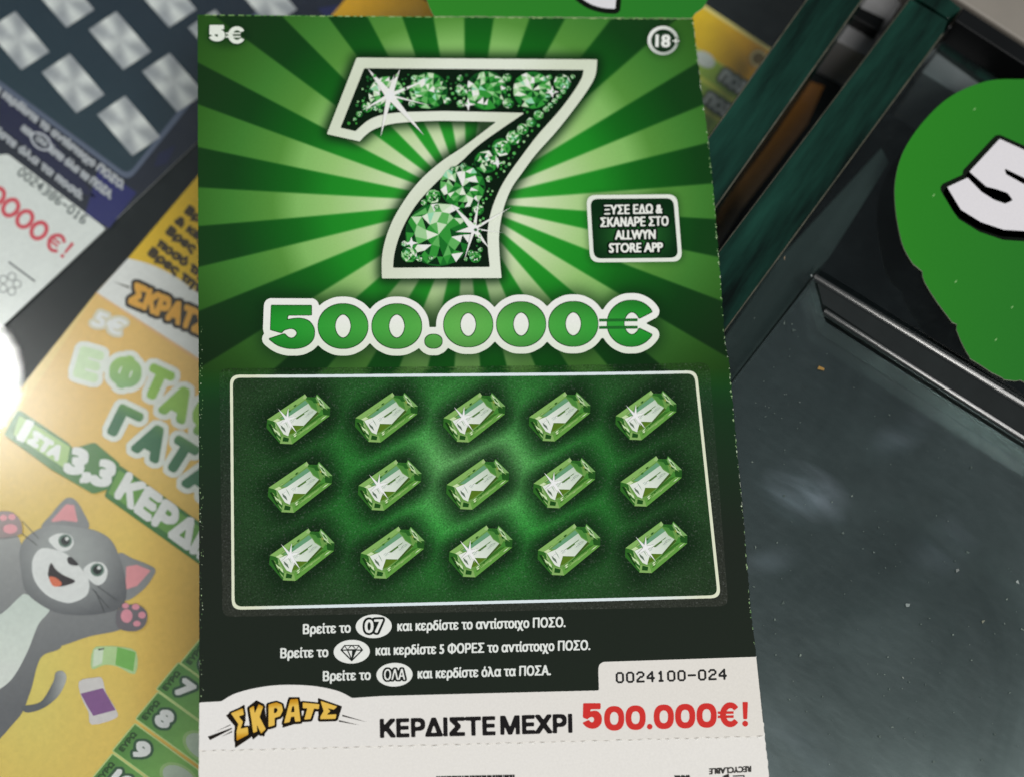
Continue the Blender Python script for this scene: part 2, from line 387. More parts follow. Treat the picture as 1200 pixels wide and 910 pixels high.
def R2(y): return 1135 - 0.735 * y
GT = 0.0
pa = box_poly('glass_slab', [(L1(1250) - 1, 1250), (-1100, 1250), (-1100, -650), (L1(-650) - 1, -650)], GT, GT - 0.006, M_GLASS)
tag(pa, 'clear flat glass pane over the blue ticket and the ticket with the cat', 'glass pane', 'glass panes of the counter')
JU = [(954, 324), (1420, 609)]; JL = [(966, 364.5), (1420, 654)]
pb = box_poly('glass_slab', [(300, 1250), (662, 700), (953, 326), (967, 377), (1420, 665), (1500, 1250)], GT - 0.0004, GT - 0.0064, M_GLASSD)
tag(pb, 'smudged dark glass pane right of the green scratch card, below the two bright lines', 'glass pane', 'glass panes of the counter')
pc = box_poly('glass_slab', [(R2(700) + 1, 700), (660, 699), (951.5, 324.5), (953, 311), (1420, 596), (1420, 262), (1105, 48), (R2(60) + 1, 60)], GT - 0.0001, GT - 0.0061, M_GLASSC)
tag(pc, 'dark glass pane under the round green cardboard tag', 'glass pane', 'glass panes of the counter')
for i, (a, lab) in enumerate((([(L1(1250), 1250), (L1(-200), -200), (R1(-200), -200), (R1(1250), 1250)], 'dark green glass strip crossing just right of the orange and green ticket corner'),
                              ([(L2(1250), 1250), (L2(-2), -2), (1111, 24), (R2(40), 40), (R2(300), 300), (R2(1250), 1250)], 'second dark green glass strip, nearer to the round green tag'))):
    o = box_poly('glass_divider', a, GT - 0.0003, GT - 0.010, M_EDGE, None, 0.00035); tag(o, lab, 'glass divider', 'green glass dividers')
    for f_, w_ in (((L1, 1.6), (R1, 1.8)), ((R2, 1.6), (L2, 1.0)))[i]:
        sg_ = 1 if f_ in (L1, L2) else -1; y0_ = 40 if f_ is R2 else -180
        slab('lit_arris_strip', [(f_(y0_), y0_), (f_(900), 900), (f_(900) + sg_ * w_, 900), (f_(y0_) + sg_ * w_, y0_)], GT - 0.00022, 0.00006, M_ARRIS, o)
o = box_poly('glass_divider', [(1072, -4), (1112, 22), (1127, 10), (1108, -6)], GT - 0.0006, GT - 0.010, M_EDGE, None, 0.0003)
tag(o, 'short green glass end block at the top of the second green strip', 'glass divider')
o = box_poly('glass_divider', [(1119, 24), (1129, 9), (1330, 138), (1330, 160)], GT - 0.0010, GT - 0.010, M_BLACK, None, 0.0003)
tag(o, 'black glass crosspiece running to the right edge above the round green tag', 'glass divider')
o = box_poly('glass_divider', [(1112, 42), (1100, 56), (1250, 164), (1260, 134)], GT - 0.012, ZS + 0.0002, M_EDGE, None, 0.0003)
tag(o, 'low green glass strip behind the top of the round green tag', 'glass divider')
o = box_poly('ledge_reflection', [(1033, 172), (1043, 190), (972, 302), (951, 324), (700, 652), (668, 652), (914, 301)], GT - 0.0075, ZS + 0.0002, M_REFLECTION, None, 0.0004)  # solid strip standing in for the divider's reflection in the glass
tag(o, 'grey green reflection along the right side of the second green strip, built as a solid strip', 'built reflection')
o = box_poly('grey_block', [(1100, 58), (1156, 96), (1125, 112), (1080, 84)], -0.014, ZS + 0.0002, M_GREY, None, 0.0004)
tag(o, 'light grey plastic block behind the round green tag', 'plastic block')
o = box_poly('grey_rail', [(1110, 27), (1113, 37), (1260, 132), (1262, 122)], -0.011, ZS + 0.0002, M_GREY, None, 0.0004)
tag(o, 'thin light grey rail beside the black glass crosspiece', 'rail')
o = box_poly('grey_block', [(1012, -14), (1080, -30), (1016, 66), (974, 44)], -0.020, ZS + 0.0002, M_GREY, None, 0.0004)
tag(o, 'grey plastic block under a black clip between the two green glass strips', 'plastic block')
o = box_poly('black_clip', [(1008, 8), (1038, 22), (1030, 38), (999, 20)], -0.016, -0.0199, M_BLACK, None, 0.0004)
tag(o, 'small black clip on the grey block between the green glass strips', 'clip')
o = box_poly('counter_top', [(1114, -6), (1340, 140), (1500, -300), (900, -300)], GT - 0.002, ZS + 0.0002, M_BEIGE, None, 0.0006)
o['kind'] = 'structure'
# the two polished edges where the panes meet
js = thing('joining_strip', 'black joining strip with two bright polished edges between the dark glass panes', 'strip', P(950, 330, -0.0015))
V = []; Fs = []
q = [(955, 320), (964, 356), (1420, 663.5), (1420, 597)]
box_poly('strip_base', q, GT - 0.0013, GT - 0.0068, M_STRIP, js)
for (a, b) in ((JU, 9.0), (JL, 7.5)):
    p0 = P(*a[0], GT - 0.0009); p1 = P(*a[1], GT - 0.0009); wd = b * 1.0e-3 * 0.158 * 0.9
    sd = np.cross((0, 0, 1), (p1 - p0) / np.linalg.norm(p1 - p0)); n_ = 9; V = []; Rr = wd / (math.sin(math.radians(38)) - math.sin(math.radians(15)))
    for k in range(n_):
        t = math.radians(38 - 23 * k / (n_ - 1)); off = sd * (Rr * (math.sin(math.radians(26)) - math.sin(t))) + np.array([0, 0, Rr * (math.cos(t) - math.cos(math.radians(26)))])
        V.append(off)
    V += [V[-1] + np.array([0, 0, -.0009]), V[0] + np.array([0, 0, -.0006])]; m_ = len(V); ns = 40
    W = [p0 + (p1 - p0) * j / ns + o_ for j in range(ns + 1) for o_ in V]; Fs = []
    for j in range(ns):
        for k in range(m_): Fs.append((j * m_ + k, (j + 1) * m_ + k, (j + 1) * m_ + (k + 1) % m_, j * m_ + (k + 1) % m_))
    V = W
    pe = mesh('polished_edge', V, Fs, None, M_TRIM, js)
    for k, f_ in enumerate(pe.data.polygons): f_.use_smooth = (k % m_) < n_ - 1

# ------------------------------------------------------------------ the scratch card
ZC = 0.0004
card = thing('scratch_card', 'green scratch card with a big jewelled seven and fifteen emeralds on the glass', 'scratch card', P(560, 820, 0.00002))
RE = np.array([(812, 22.5), (819.4, 87.5), (827, 145), (833, 200), (840, 288), (848.5, 404), (853, 424), (863, 535), (870, 604), (878.5, 712), (885, 767), (895, 862), (905, 960)], float)
LE = np.array([(231.5, 17.5), (232.2, 200), (233, 400), (233.6, 620), (234, 823), (233.5, 960)], float)
SEVEN_OUT = [(418, 67.7), (560, 69), (699.8, 70)] + smooth([(699.8, 70), (698, 87.5), (691, 102), (675, 125), (651.7, 154.6), (628, 181), (611, 204), (599, 221.7), (590, 245), (585, 273), (585.5, 300), (587.8, 326)], False, 5).tolist()[1:] + [(447.6, 326.6)] + smooth([(447.6, 326.6), (447.6, 302), (452, 280), (460.6, 257.6), (473, 236.5), (485, 220), (500, 204), (520, 187.5), (544, 171.5), (581.7, 143)], False, 5).tolist()[1:] + smooth([(520, 141.8), (495.7, 142.4), (470.6, 144), (453, 146.8), (437, 152.5), (427, 160), (421.8, 166)], False, 5).tolist() + [(383, 157.4)]
SEVEN_IN = [(426.8, 80.2), (684, 82.3)] + smooth([(684, 82.5), (681.5, 92), (672, 108), (654.6, 131), (631, 157.5), (611, 183.7), (593, 209), (582, 230), (574.5, 252), (571.5, 272), (571.7, 290), (574, 313)], False, 5).tolist()[1:] + [(460.6, 314)] + smooth([(460.6, 314), (462, 299), (467, 280), (475.6, 260), (488, 240), (503, 222.6), (520, 206), (540, 190), (564, 168), (615, 132.5)], False, 5).tolist()[1:] + smooth([(520, 130.3), (495.7, 131), (470.6, 131.8), (447, 135), (432, 141), (422, 149), (416.7, 154)], False, 5).tolist() + [(399, 150)]
def zero(cx, cy, rx, ry, ix, iy, sq=0.0):
    def sup(a, b): 
        t = np.linspace(0, 2 * np.pi, 56, endpoint=False); e = 2 / (2 + sq)
        return np.stack([cx + a * np.sign(np.cos(t)) * np.abs(np.cos(t)) ** e, cy + b * np.sign(np.sin(t)) * np.abs(np.sin(t)) ** e], 1)
    return [sup(rx, ry), sup(ix, iy)[::-1]]
def z7(pts, sc=3.99, ox=220, oy=200): return [(x / sc + ox, y / sc + oy) for x, y in pts]
FIVE = np.array(z7([(392, 632), (578, 632), (578, 675), (468, 676), (462, 700)] ) + z7(smooth([(462, 700), (520, 692), (566, 706), (591, 745), (584, 790), (545, 822), (485, 832), (425, 818), (382, 788)], False, 5)[1:]) + z7([(452, 765)]) + z7(smooth([(452, 765), (470, 782), (495, 784), (512, 765), (504, 744), (478, 738), (448, 746)], False, 5)[1:]) + z7([(438, 758), (388, 744)]))
def euro(cx, cy, rx, ry, ix, iy, a_out=30, a_in=27):
    return np.concatenate([ell(cx, cy, rx, ry, 0, 44, a_out, 360 - a_out), ell(cx + rx * 0.03, cy, ix, iy, 0, 26, 360 - a_in, a_in)])
AMT = [(402, 382.3, 29), (465, 382.3, 29), (548.7, 380.5, 28.6), (610.7, 380, 28.6), (671.8, 379.8, 28.6)]
am_loops = [[FIVE]] + [zero(x, y, r, 26, 9.6, 14.2) for x, y, r in AMT] + [[ell(508, 400, 10, 8)], [euro(739.5, 379.6, 27.8, 26.8, 9.5, 13.5)]]
am_out = [l[0] for l in am_loops] + [np.array([(702, 372), (745, 372), (745, 388), (702, 388)])]
GEMS = [(350, 491), (453, 489), (556, 489), (656, 488), (757, 487), (352, 570.5), (457, 568), (560, 567), (661.5, 565.5), (763, 564), (354, 649.5), (460, 647), (563.5, 645.5), (667, 643.5), (769, 641)]
STARRED = {0, 2, 4, 6, 8, 10, 12, 14}
NOTICE = [(687, 229), (793, 229), (799, 308), (691.5, 308)]
def round_poly(pts, r, k=6):
    p = np.asarray(pts, float); out = []
    for i in range(len(p)):
        a, b, c = p[i - 1], p[i], p[(i + 1) % len(p)]; u = (a - b) / np.linalg.norm(a - b); v = (c - b) / np.linalg.norm(c - b)
        s, e = b + u * r, b + v * r
        for t in np.linspace(0, 1, k): out.append(s * (1 - t) ** 2 + 2 * b * t * (1 - t) + e * t * t)
    return np.array(out)
# printed glows and drop tones of the artwork
HR = Ras(225, 10, 915, 965, 1.0)
h7 = HR.blur(HR.dil(HR.fill([SEVEN_OUT], 1), 5), 5)
ham = HR.blur(HR.dil(HR.fill(am_out, 1), 13), 8)
hno = HR.blur(HR.dil(HR.fill([round_poly(NOTICE, 9)], 1), 2), 3)
hbadge = HR.blur(HR.fill([ell(777, 48, 20, 18), ell(267, 42, 24, 13)], 1), 4)
BANG = np.array([-40, -31, -21.5, -12.7, -4.3, 4, 13.6, 22.2, 31, 41, 51.6, 61.6, 70.9, 81.4, 90.5, 100, 109, 118, 126.7, 134.7, 143.5, 152.5, 160, 168.5, 177, 185.3, 193.8, 202.3, 212, 221, 230, 239, 248, 257, 266, 275, 284, 293, 302, 311, 320])
def art(x, y):
    """the printed sunburst of the card"""
    dx = x - 546; dy = -(y - 237); r = np.hypot(dx, dy * 1.05); a = np.degrees(np.arctan2(dy, dx)); a = np.where(a < -40, a + 360, a)
    idx = np.interp(a, BANG, np.arange(len(BANG)))
    ph = idx % 2.0                                     # -40..-31 is light
    wid = np.clip(r * 0.16, 3, 60); ew = 1.3 / wid
    edge = np.minimum(ph, 2 - ph); t = np.where(ph < 1, 1.0, -1.0) * np.minimum(np.minimum(np.abs(ph), np.abs(ph - 1)), np.abs(2 - ph))
    lt = np.clip(t / ew * 0.5 + 0.5, 0, 1)
    kr = np.array([0, 70, 105, 160, 198, 226, 275, 330, 400])
    def ramp(cs): cs = np.array(cs, float); return np.stack([np.interp(r, kr, cs[:, i]) for i in range(3)], -1)
    light = ramp([(225, 235, 200), (212, 226, 186), (190, 215, 160), (152, 197, 117), (130, 184, 99), (86, 144, 60), (64, 124, 49), (50, 98, 35), (36, 72, 26)])
    dark = ramp([(60, 165, 60), (45, 155, 48), (36, 148, 40), (30, 134, 36), (23, 102, 28), (21, 88, 26), (20, 64, 24), (24, 55, 25), (22, 46, 22)])
    c = dark * (1 - lt[..., None]) + light * lt[..., None]
    # the artwork sinks to near black below the panel's top edge
    edge_t = np.clip((y - 300) / 140.0, 0, 1) ** 1.3; base = mix((26, 82, 30), (22, 60, 28), np.clip((y - 420) / 60, 0, 1))
    dk = mix(base, (31, 38, 31), np.clip((y - 440) / 190.0, 0, 1) ** 0.8)
    c = c * (1 - 0.25 * edge_t[..., None])
    c = c * (1 - np.clip((y - 432) / 26, 0, 1)[..., None]) + dk * np.clip((y - 432) / 26, 0, 1)[..., None]
    # the printed dark glows round the lettering
    sh_ = np.clip(1 - 0.92 * np.clip(HR.at(h7, x, y + 0) * 1.25, 0, 1) * 0.9, 0.10, 1) * np.clip(1 - 0.78 * HR.at(ham, x, y), 0.18, 1)
    sh_ = sh_ * np.clip(1 - 0.4 * HR.at(hno, x, y), 0.2, 1) * np.clip(1 - 0.55 * HR.at(hbadge, x, y), 0.2, 1)
    c = mix((14, 38, 18), c, sh_); return np.where((y > 846)[..., None], np.array([228, 223, 217.0]), c)
WHITE = (228, 224, 219)
def edge_x(E_, y): return np.interp(y, E_[:, 1], E_[:, 0])
def perf_y(x): return 879.5 + (862.0 - 879.5) * (x - 233.5) / (895 - 233.5) + 0.55 * np.sin(x / 5.3)
def sheet(name, ytop, ybot, colf, nu, nv, parent, z=ZC, jag=True, side=(206, 210, 196), label=None):
    """printed sheet between the two long edges: fine colour grid above, torn paper sides below"""
    v = np.linspace(0, 1, nv); u = np.linspace(0, 1, nu)
    yl = ytop(231.5) + (ybot(233.5) - ytop(231.5)) * v; yr = ytop(812) + (ybot(895) - ytop(812)) * v
    xl = edge_x(LE, yl); xr = edge_x(RE, yr)
    if jag:
        n1 = rng.normal(0, 0.16, nv); xr = xr + 0.55 * np.sign(np.sin(yr / 1.75)) * (np.sin(yr / 1.75) > 0.2) + n1; xl = xl + rng.normal(0, 0.12, nv)
    X = xl[:, None] * (1 - u) + xr[:, None] * u; Y = yl[:, None] * (1 - u) + yr[:, None] * u
    Y[0] = ytop(X[0]); Y[-1] = ybot(X[-1])
    T = P(X, Y, z).reshape(-1, 3); C = np.asarray(colf(X, Y), float).reshape(-1, 3)
    idx = np.arange(nu * nv).reshape(nv, nu)
    q_ = np.stack([idx[:-1, :-1], idx[1:, :-1], idx[1:, 1:], idx[:-1, 1:]], -1).reshape(-1, 4)
    ring = np.concatenate([idx[0, ::-1], idx[1:, 0], idx[-1, 1:], idx[-2:0:-1, -1]])
    n = len(T); m = len(ring); TB = T[ring].copy(); BB = TB.copy(); BB[:, 2] = 0.00003
    V_ = np.concatenate([T, TB, BB]); k = np.arange(m); k2 = (k + 1) % m
    sidef = np.stack([n + k, n + m + k, n + m + k2, n + k2], -1)
    ku = max(1, (nu - 1) // 20); kv = max(1, (nv - 1) // 24); iu = sorted(set(list(range(0, nu, ku)) + [nu - 1])); iv = sorted(set(list(range(0, nv, kv)) + [nv - 1]))
    UB = P(X[np.ix_(iv, iu)], Y[np.ix_(iv, iu)], z).reshape(-1, 3); UB[:, 2] = 0.00003; o0 = n + 2 * m; ib = o0 + np.arange(len(iu) * len(iv)).reshape(len(iv), len(iu))
    qb = np.stack([ib[:-1, :-1], ib[:-1, 1:], ib[1:, 1:], ib[1:, :-1]], -1).reshape(-1, 4); V_ = np.concatenate([V_, UB])
    Cc = np.concatenate([C, np.broadcast_to(np.array(side, float), (2 * m + len(UB), 3))])
    Fs_ = q_.tolist() + sidef.tolist() + qb.tolist()
    return mesh(name, V_, Fs_, Cc, M_CARD, parent, None, label)
ytop_card = lambda x: 17.5 + 5.0 * (np.asarray(x, float) - 231.5) / 580.5
sheet('card_body', ytop_card, lambda x: perf_y(np.asarray(x, float)), art, 560, 720, card)
stub = sheet('stub', lambda x: perf_y(np.asarray(x, float)) - 0.8, lambda x: 960 - 17 * (np.asarray(x, float) - 233.5) / 661.5, lambda x, y: np.broadcast_to(np.array([229, 225, 220.0]), x.shape + (3,)), 120, 24, card, z=ZC - 0.00003)
# white field at the foot of the card
arc = smooth([(259.7, 821.5), (276.7, 812), (305, 804.8), (333, 802), (367, 803.2), (395.7, 809), (412.7, 817.4)], False, 6).tolist()
xs = np.linspace(895, 234, 70)
foot = [(234, 823)] + arc + [(446.7, 815), (550, 812.3), (701.7, 808.5), (701, 786)] + smooth([(701, 784), (702.4, 778), (707, 775)], False, 4).tolist() + [(885.3, 769.4), (890, 815)] + [(x - 0.2, float(perf_y(x)) - 0.3) for x in xs]
foot[-1] = (234.2, 878.0)
A = Acc(ZC + 3e-5); shapes(A, [np.array(foot)], lambda x, y: mix((229, 226, 223), (224, 219, 212), np.clip((x - 234) / 650, 0, 1)), 0.6, soft=True); A.build('white_field', M_CARD, card)
# perforation: cuts along the fold, their shade and highlight painted as dashes
A = Acc(ZC + 7e-5); xx_ = 236.0; L = []
while xx_ < 893:
    l_ = random.uniform(6, 9); y0 = float(perf_y(xx_)); y1 = float(perf_y(xx_ + l_)); hh = random.uniform(0.5, 0.95)
    L.append(np.array([(xx_, y0 + .2), (xx_ + l_ * .5, (y0 + y1) / 2 + hh), (xx_ + l_, y1 - .2), (xx_ + l_ * .5, (y0 + y1) / 2 - hh * .5)])); xx_ += l_ + random.uniform(3.5, 6.5)
for l_ in L: A.poly(l_[::-1], (176, 170, 163)); A.poly((l_ + (1.0, 1.5))[::-1], (238, 236, 232))
A.build('perforation', M_CARD, card)
# seven
A = Acc(ZC + 2e-5)
shapes(A, [np.array(SEVEN_OUT)], lambda x, y: mix((226, 232, 216), (206, 214, 190), np.clip(np.sin((x + y) / 37.0) * .5 + .2, 0, 1)), 0.45, soft=True)
seven = A.build('seven', M_CARD, card)
A = Acc(ZC + 6e-5); shapes(A, [np.array(SEVEN_IN)], (13, 30, 17), 0.45, soft=True); A.build('black_field', M_CARD, seven)
PAL = [(226, 236, 216), (200, 224, 188), (160, 206, 150), (96, 176, 92), (52, 148, 56), (28, 112, 40), (16, 74, 30), (12, 44, 22), (236, 240, 232), (150, 214, 176)]
PW = np.array([.09, .10, .12, .14, .18, .13, .10, .06, .05, .05])
def brilliant(acc, cx, cy, r, seed):
    g = np.random.default_rng(seed); nb = 10 if r > 15 else (8 if r > 6 else 6)
    rings = [(0.0, 1), (0.40, nb), (0.74, nb * (2 if r > 15 else 1)), (1.0, nb * (2 if r > 15 else 1))]
    pts = []
    for fr, n in rings:
        o_ = g.uniform(0, 6); pts.append([(cx + r * fr * math.cos(o_ + 6.2832 * k / n + g.normal(0, .06)), cy + r * fr * 0.95 * math.sin(o_ + 6.2832 * k / n + g.normal(0, .06))) for k in range(n)])
    lightdir = np.array([-.6, -.5])
    acc.poly(ell(cx, cy, r * 1.03, r * .98, n=24), (24, 92, 36)); acc.up()
    def tri(a, b, c, rim=False):
        m_ = (np.array(a) + b + c) / 3 - (cx, cy); s_ = (m_ @ lightdir) / r
        pw = PW.copy(); pw[:3] *= 1 + 1.2 * s_; pw[8] *= 1 + 2 * max(s_, 0); pw[4:8] *= (2.2 if rim else 1.0) * (1 - .7 * s_); pw = np.clip(pw, .005, 9)
        acc.poly([a, b, c], PAL[g.choice(len(PAL), p=pw / pw.sum())])
    for k in range(nb): tri(pts[0][0], pts[1][k], pts[1][(k + 1) % nb])
    for ri in (1, 2):
        A_, B_ = pts[ri], pts[ri + 1]; q2 = len(B_) // len(A_)
        aa = math.atan2(A_[0][1] - cy, A_[0][0] - cx)
        # pair the rings by angle
        ev = sorted([(math.atan2(p[1] - cy, p[0] - cx) % 6.2832, 0, p) for p in A_] + [(math.atan2(p[1] - cy, p[0] - cx) % 6.2832, 1, p) for p in B_], key=lambda e: e[0])
        la = [e for e in ev if e[1] == 0][-1][2]; lb = [e for e in ev if e[1] == 1][-1][2]
        for e in ev:
            tri(la, lb, e[2], ri == 2)
            if e[1] == 0: la = e[2]
            else: lb = e[2]
    acc.up()
A = Acc(ZC + 9e-5, 6e-6)
big = [(453, 110, 21), (502, 106.5, 22), (514, 106.5, 5), (571 - 1, 106.5, 23.5), (546, 107, 0), (624, 106, 22.5), (659, 97, 10), (542, 219, 26), (514, 275, 38), (570, 189.5, 14), (602, 161.5, 9), (612.5, 151.6, 6.8), (622.5, 143.4, 6), (631, 135, 6), (640, 128, 4), (645, 123.5, 3.5), (650, 118.5, 3.5), (655, 113, 3.5), (660, 107.5, 3.5), (587.5, 173, 11), (507.5, 230.5, 8.5), (479.5, 298.5, 9.5), (557, 301.5, 7), (497, 237.5, 4), (491.5, 303, 4.2), (474, 286, 4), (560, 246, 7), (573, 210, 4), (543.5, 195, 4), (541, 105.5, 8), (594, 91.5, 5.5), (595.5, 121, 6.5), (643, 91, 4), (671, 90.5, 3), (486, 92, 4.5), (483, 122, 4.5), (524, 118, 5), (430, 126, 6.5), (421, 134, 4), (416, 140, 2.5), (440, 127, 3.5), (446, 130, 2.5), (539, 92, 4), (540, 122, 5), (596, 104, 3), (505, 303, 3), (563, 293, 3), (552, 297, 4), (546, 304, 2.6), (561, 282, 3), (531, 198, 3), (512, 243, 3)]
for k, (x, y, r) in enumerate(big):
    if r > 0.5: brilliant(A, x, y, r, 100 + k)
R7 = Ras(380, 60, 705, 330, 1.0); in7 = R7.fill([np.array(SEVEN_IN)], 2)
cnt = 0
for _ in range(4000):
    x = random.uniform(400, 690); y = random.uniform(78, 316); r = random.choice([1.3, 1.6, 2.0])
    ok = all(R7.at(in7, np.array([x + a * 6.5]), np.array([y + b * 6.5]))[0] > .9 for a, b in ((1, 0), (-1, 0), (0, 1), (0, -1)))
    if ok and all((x - a) ** 2 + (y - b) ** 2 > (c + r + .6) ** 2 for a, b, c in big if c > 0):
        A.poly(ell(x, y, r, r, n=7), random.choice([(60, 150, 60), (90, 180, 90), (150, 200, 140), (40, 110, 50), (34, 96, 44)])); big.append((x, y, r)); cnt += 1
    if cnt > 150: break
A.build('jewel_filling', M_CARD, seven)
def star(acc, cx, cy, rays, core, col=(238, 240, 232)):
    for tx, ty, wd in rays:
        d = np.array([tx - cx, ty - cy], float); n = np.array([-d[1], d[0]]) / np.linalg.norm(d) * wd / 2
        acc.up().poly([(cx + n[0], cy + n[1]), (cx - n[0], cy - n[1]), (tx, ty)], col)
    if core: acc.up().poly(ell(cx, cy, core, core, n=20), (246, 245, 240))
A = Acc(ZC + 5.2e-4, 2e-6)
star(A, 456.5, 112, [(430.5, 80, 10), (469, 80.5, 8), (446, 161, 7), (497, 159, 9), (424, 129.5, 5), (507, 91, 5), (505, 124, 3), (462, 88, 7)], 5.5)
star(A, 555.5, 268.5, [(530, 240, 8), (561.5, 233, 4.5), (599, 243, 3.6), (573, 291, 7), (544, 305, 4), (534, 272, 9), (590, 273, 2.2)], 5)
for x, y, s in ((548.5, 122.5, 9), (647, 108, 8), (583, 191, 7), (482, 285, 8)):
    star(A, x, y, [(x - s, y + 1, 4.5), (x + s, y, 4.5), (x, y - s * .9, 4.5), (x + .5, y + s * .9, 4.5)], 2.8)
A.build('sparkle', M_CARD, seven)
# amount lettering
A = Acc(ZC + 3e-5)
amw = lambda x, y: mix((236, 239, 231), (222, 228, 212), np.clip((y - 372) / 44, 0, 1))
shapes(A, am_out, amw, 0.5, grow=8.8, soft=True)
for l in am_loops: shapes(A, l, (28, 72, 32), 0.4, grow=1.0, soft=True); A.z -= 2e-5
A.z += 2e-5
def amg(x, y):
    t = np.clip(1 - np.abs(x - 545) / 235, 0, 1); c = mix((30, 138, 42), (96, 168, 78), t)
    return c * (0.86 + 0.2 * np.clip(np.sin((y - 356) / 52 * np.pi), 0, 1))[..., None]
for l in am_loops: shapes(A, l, amg, 0.4, soft=True); A.z -= 2e-5
A.z += 4e-5
for yb in (375.6, 384.2): A.poly([(702, yb + 1.7), (747, yb + 1.7), (747, yb - 1.7), (702, yb - 1.7)], (34, 104, 42))
A.build('amount_lettering', M_CARD, card)
# price and age badge
A = Acc(ZC + 2e-5)
P5 = (FIVE - FIVE.mean(0)) * (0.335, 0.36) + (255.3, 41.6); EU = euro(277.5, 41.4, 9.6, 9.6, 5.6, 6.3, 34, 40)
for l in (P5, EU): shapes(A, [l], (24, 60, 26), 0.35, grow=2.0, soft=True, off=(-.6, .8)); A.z -= 2e-5
A.z += 2e-5
for l, g_ in ((P5, .65), (EU, .7)): shapes(A, [l], (228, 234, 222), 0.3, grow=g_, soft=True); A.z -= 2e-5
A.z += 4e-5
for yb in (39.4, 43.4): A.poly([(264.5, yb + .95), (281.5, yb + .95), (282.3, yb - .95), (264.5, yb - .95)], (222, 228, 216))
A.build('price_mark', M_CARD, card)
A = Acc(ZC + 2e-5)
shapes(A, [ell(777, 47.8, 18.3, 17.2)], lambda x, y: mix((232, 234, 228), (150, 160, 150), np.clip((x + y - 800) / 60, 0, 1)), 0.35, soft=True)
shapes(A, [ell(777.3, 48, 14.2, 13.4)], (20, 44, 24), 0.35, soft=True)
text(A, '18', (768.8, 55), (784.5, 55.4), 14, (232, 234, 228), bold=.9, boldy=.3, step=.3, latin=True, outline=[(2.2, (40, 62, 44))])
A.up(); shapes(A, stroke([(788, 48.3), (796, 48.3)], 2.2) + stroke([(792, 44.4), (792, 52.2)], 2.2), (20, 44, 24), 0.3, grow=.8); shapes(A, stroke([(788, 48.3), (796, 48.3)], 1.5) + stroke([(792, 44.4), (792, 52.2)], 1.5), (228, 232, 222), 0.3)
A.build('age_badge', M_CARD, card)
# notice box
nb_ = Acc(ZC + 2e-5); shapes(nb_, [round_poly(NOTICE, 11)], (228, 232, 222), 0.4, soft=True)
cN = np.mean(NOTICE, 0); NI = (np.array(NOTICE) - cN) * (0.915, 0.885) + cN
shapes(nb_, [round_poly(NI, 9)], lambda x, y: mix((12, 44, 20), (44, 116, 48), np.clip(1.1 - np.hypot((x - 745) / 46, (y - 276) / 36), 0, 1)), 0.4, soft=True)
box = nb_.build('notice_box', M_CARD, card)
A = Acc(ZC + 8e-5)
for body, a, b, h, lt in (('ΞΥΣΕ ΕΔΩ &', (708.5, 251.8), (775.5, 251), 10.8, False), ('ΣΚΑΝΑΡΕ ΣΤΟ', (704, 266.4), (782.5, 265.6), 10.8, False), ('ALLWYN', (721, 281.4), (767.5, 281), 10.6, True), ('STORE APP', (714, 296.6), (776, 296.2), 10.6, True)):
    text(A, body, a, b, h, (232, 233, 226), bold=0.56, boldy=0.28, step=0.28, latin=lt, outline=[(2.2, (10, 30, 16))])
A.build('notice_text', M_CARD, box)
# scratch panel
PO = round_poly([(257, 432), (830.5, 426), (853, 710), (261, 722.5)], 10); PB = [(269.6, 439.6), (816, 435.2), (844.2, 700.5), (271.8, 714.2)]
PI = [(273.0, 443.0), (813.1, 438.6), (840.4, 697.2), (275.1, 710.5)]
def pan(x, y):
    g = np.exp(-((x - 557) / 195) ** 2 - ((y - 560) / 128) ** 2); core = np.exp(-((x - 557) / 95) ** 2 - ((y - 545) / 75) ** 2)
    c = mix((32, 48, 30), (34, 140, 44), np.clip(g * 1.25, 0, 1)); c = mix(c, (112, 178, 106), np.clip(core * .98, 0, 1))
    h_ = np.zeros_like(x)
    for gx, gy in GEMS:
        u = (x - gx) * .83 - (y - gy) * -.56 * -1; dx_, dy_ = x - gx, y - gy
        u = dx_ * .86 - dy_ * .5; v = dx_ * .5 + dy_ * .86
        h_ = np.maximum(h_, np.exp(-((np.abs(u) / 50) ** 4.4 + (np.abs(v) / 33) ** 4.4)))
    return mix(c, (12, 34, 15), np.clip(h_ * 1.02, 0, 1))
def gridpoly(acc, poly, col, nu, nv):
    p = np.asarray(poly, float); u, v = np.meshgrid(np.linspace(0, 1, nu), np.linspace(0, 1, nv)); u = u[..., None]; v = v[..., None]
    X = (p[0] * (1 - u) + p[1] * u) * (1 - v) + (p[3] * (1 - u) + p[2] * u) * v; idx = np.arange(nu * nv).reshape(nv, nu)
    f = np.stack([idx[:-1, :-1], idx[1:, :-1], idx[1:, 1:], idx[:-1, 1:]], -1).reshape(-1, 4)
    acc.add(X.reshape(-1, 2), f.tolist(), col); return acc
A = Acc(ZC + 2e-5)
def around(x, y):
    c = art(x, y); return np.where((y < 436)[..., None], c * 0.86, mix(c * .9 + 6, (56, 58, 50), np.clip((y - 470) / 230, 0, 1) * .5))
R = ras_for([PO], 1.1, 4); A.add(*R.cells(R.blur(R.fill([PO]), 1.1), maxrun=10), around)
panel = A.build('scratch_panel', M_LATEX, card)
A = Acc(ZC + 6e-5)
R = Ras(264, 430, 850, 720, 0.55); fb = R.fill([round_poly(PB, 11)], 3); fi = R.fill([round_poly(PI, 9)], 3)
A.add(*R.cells(R.blur(np.clip(fb, 0, 1), .55)), lambda x, y: mix((222, 232, 236), (222, 226, 200), np.clip(np.abs(x - 557) / 260, 0, 1) ** 8))
A.build('white_frame', M_CARD, panel)
A = Acc(ZC + 9e-5); A.add(*R.cells(R.blur(fi, .55), maxrun=6), pan); A.build('latex_field', M_LATEX, panel)
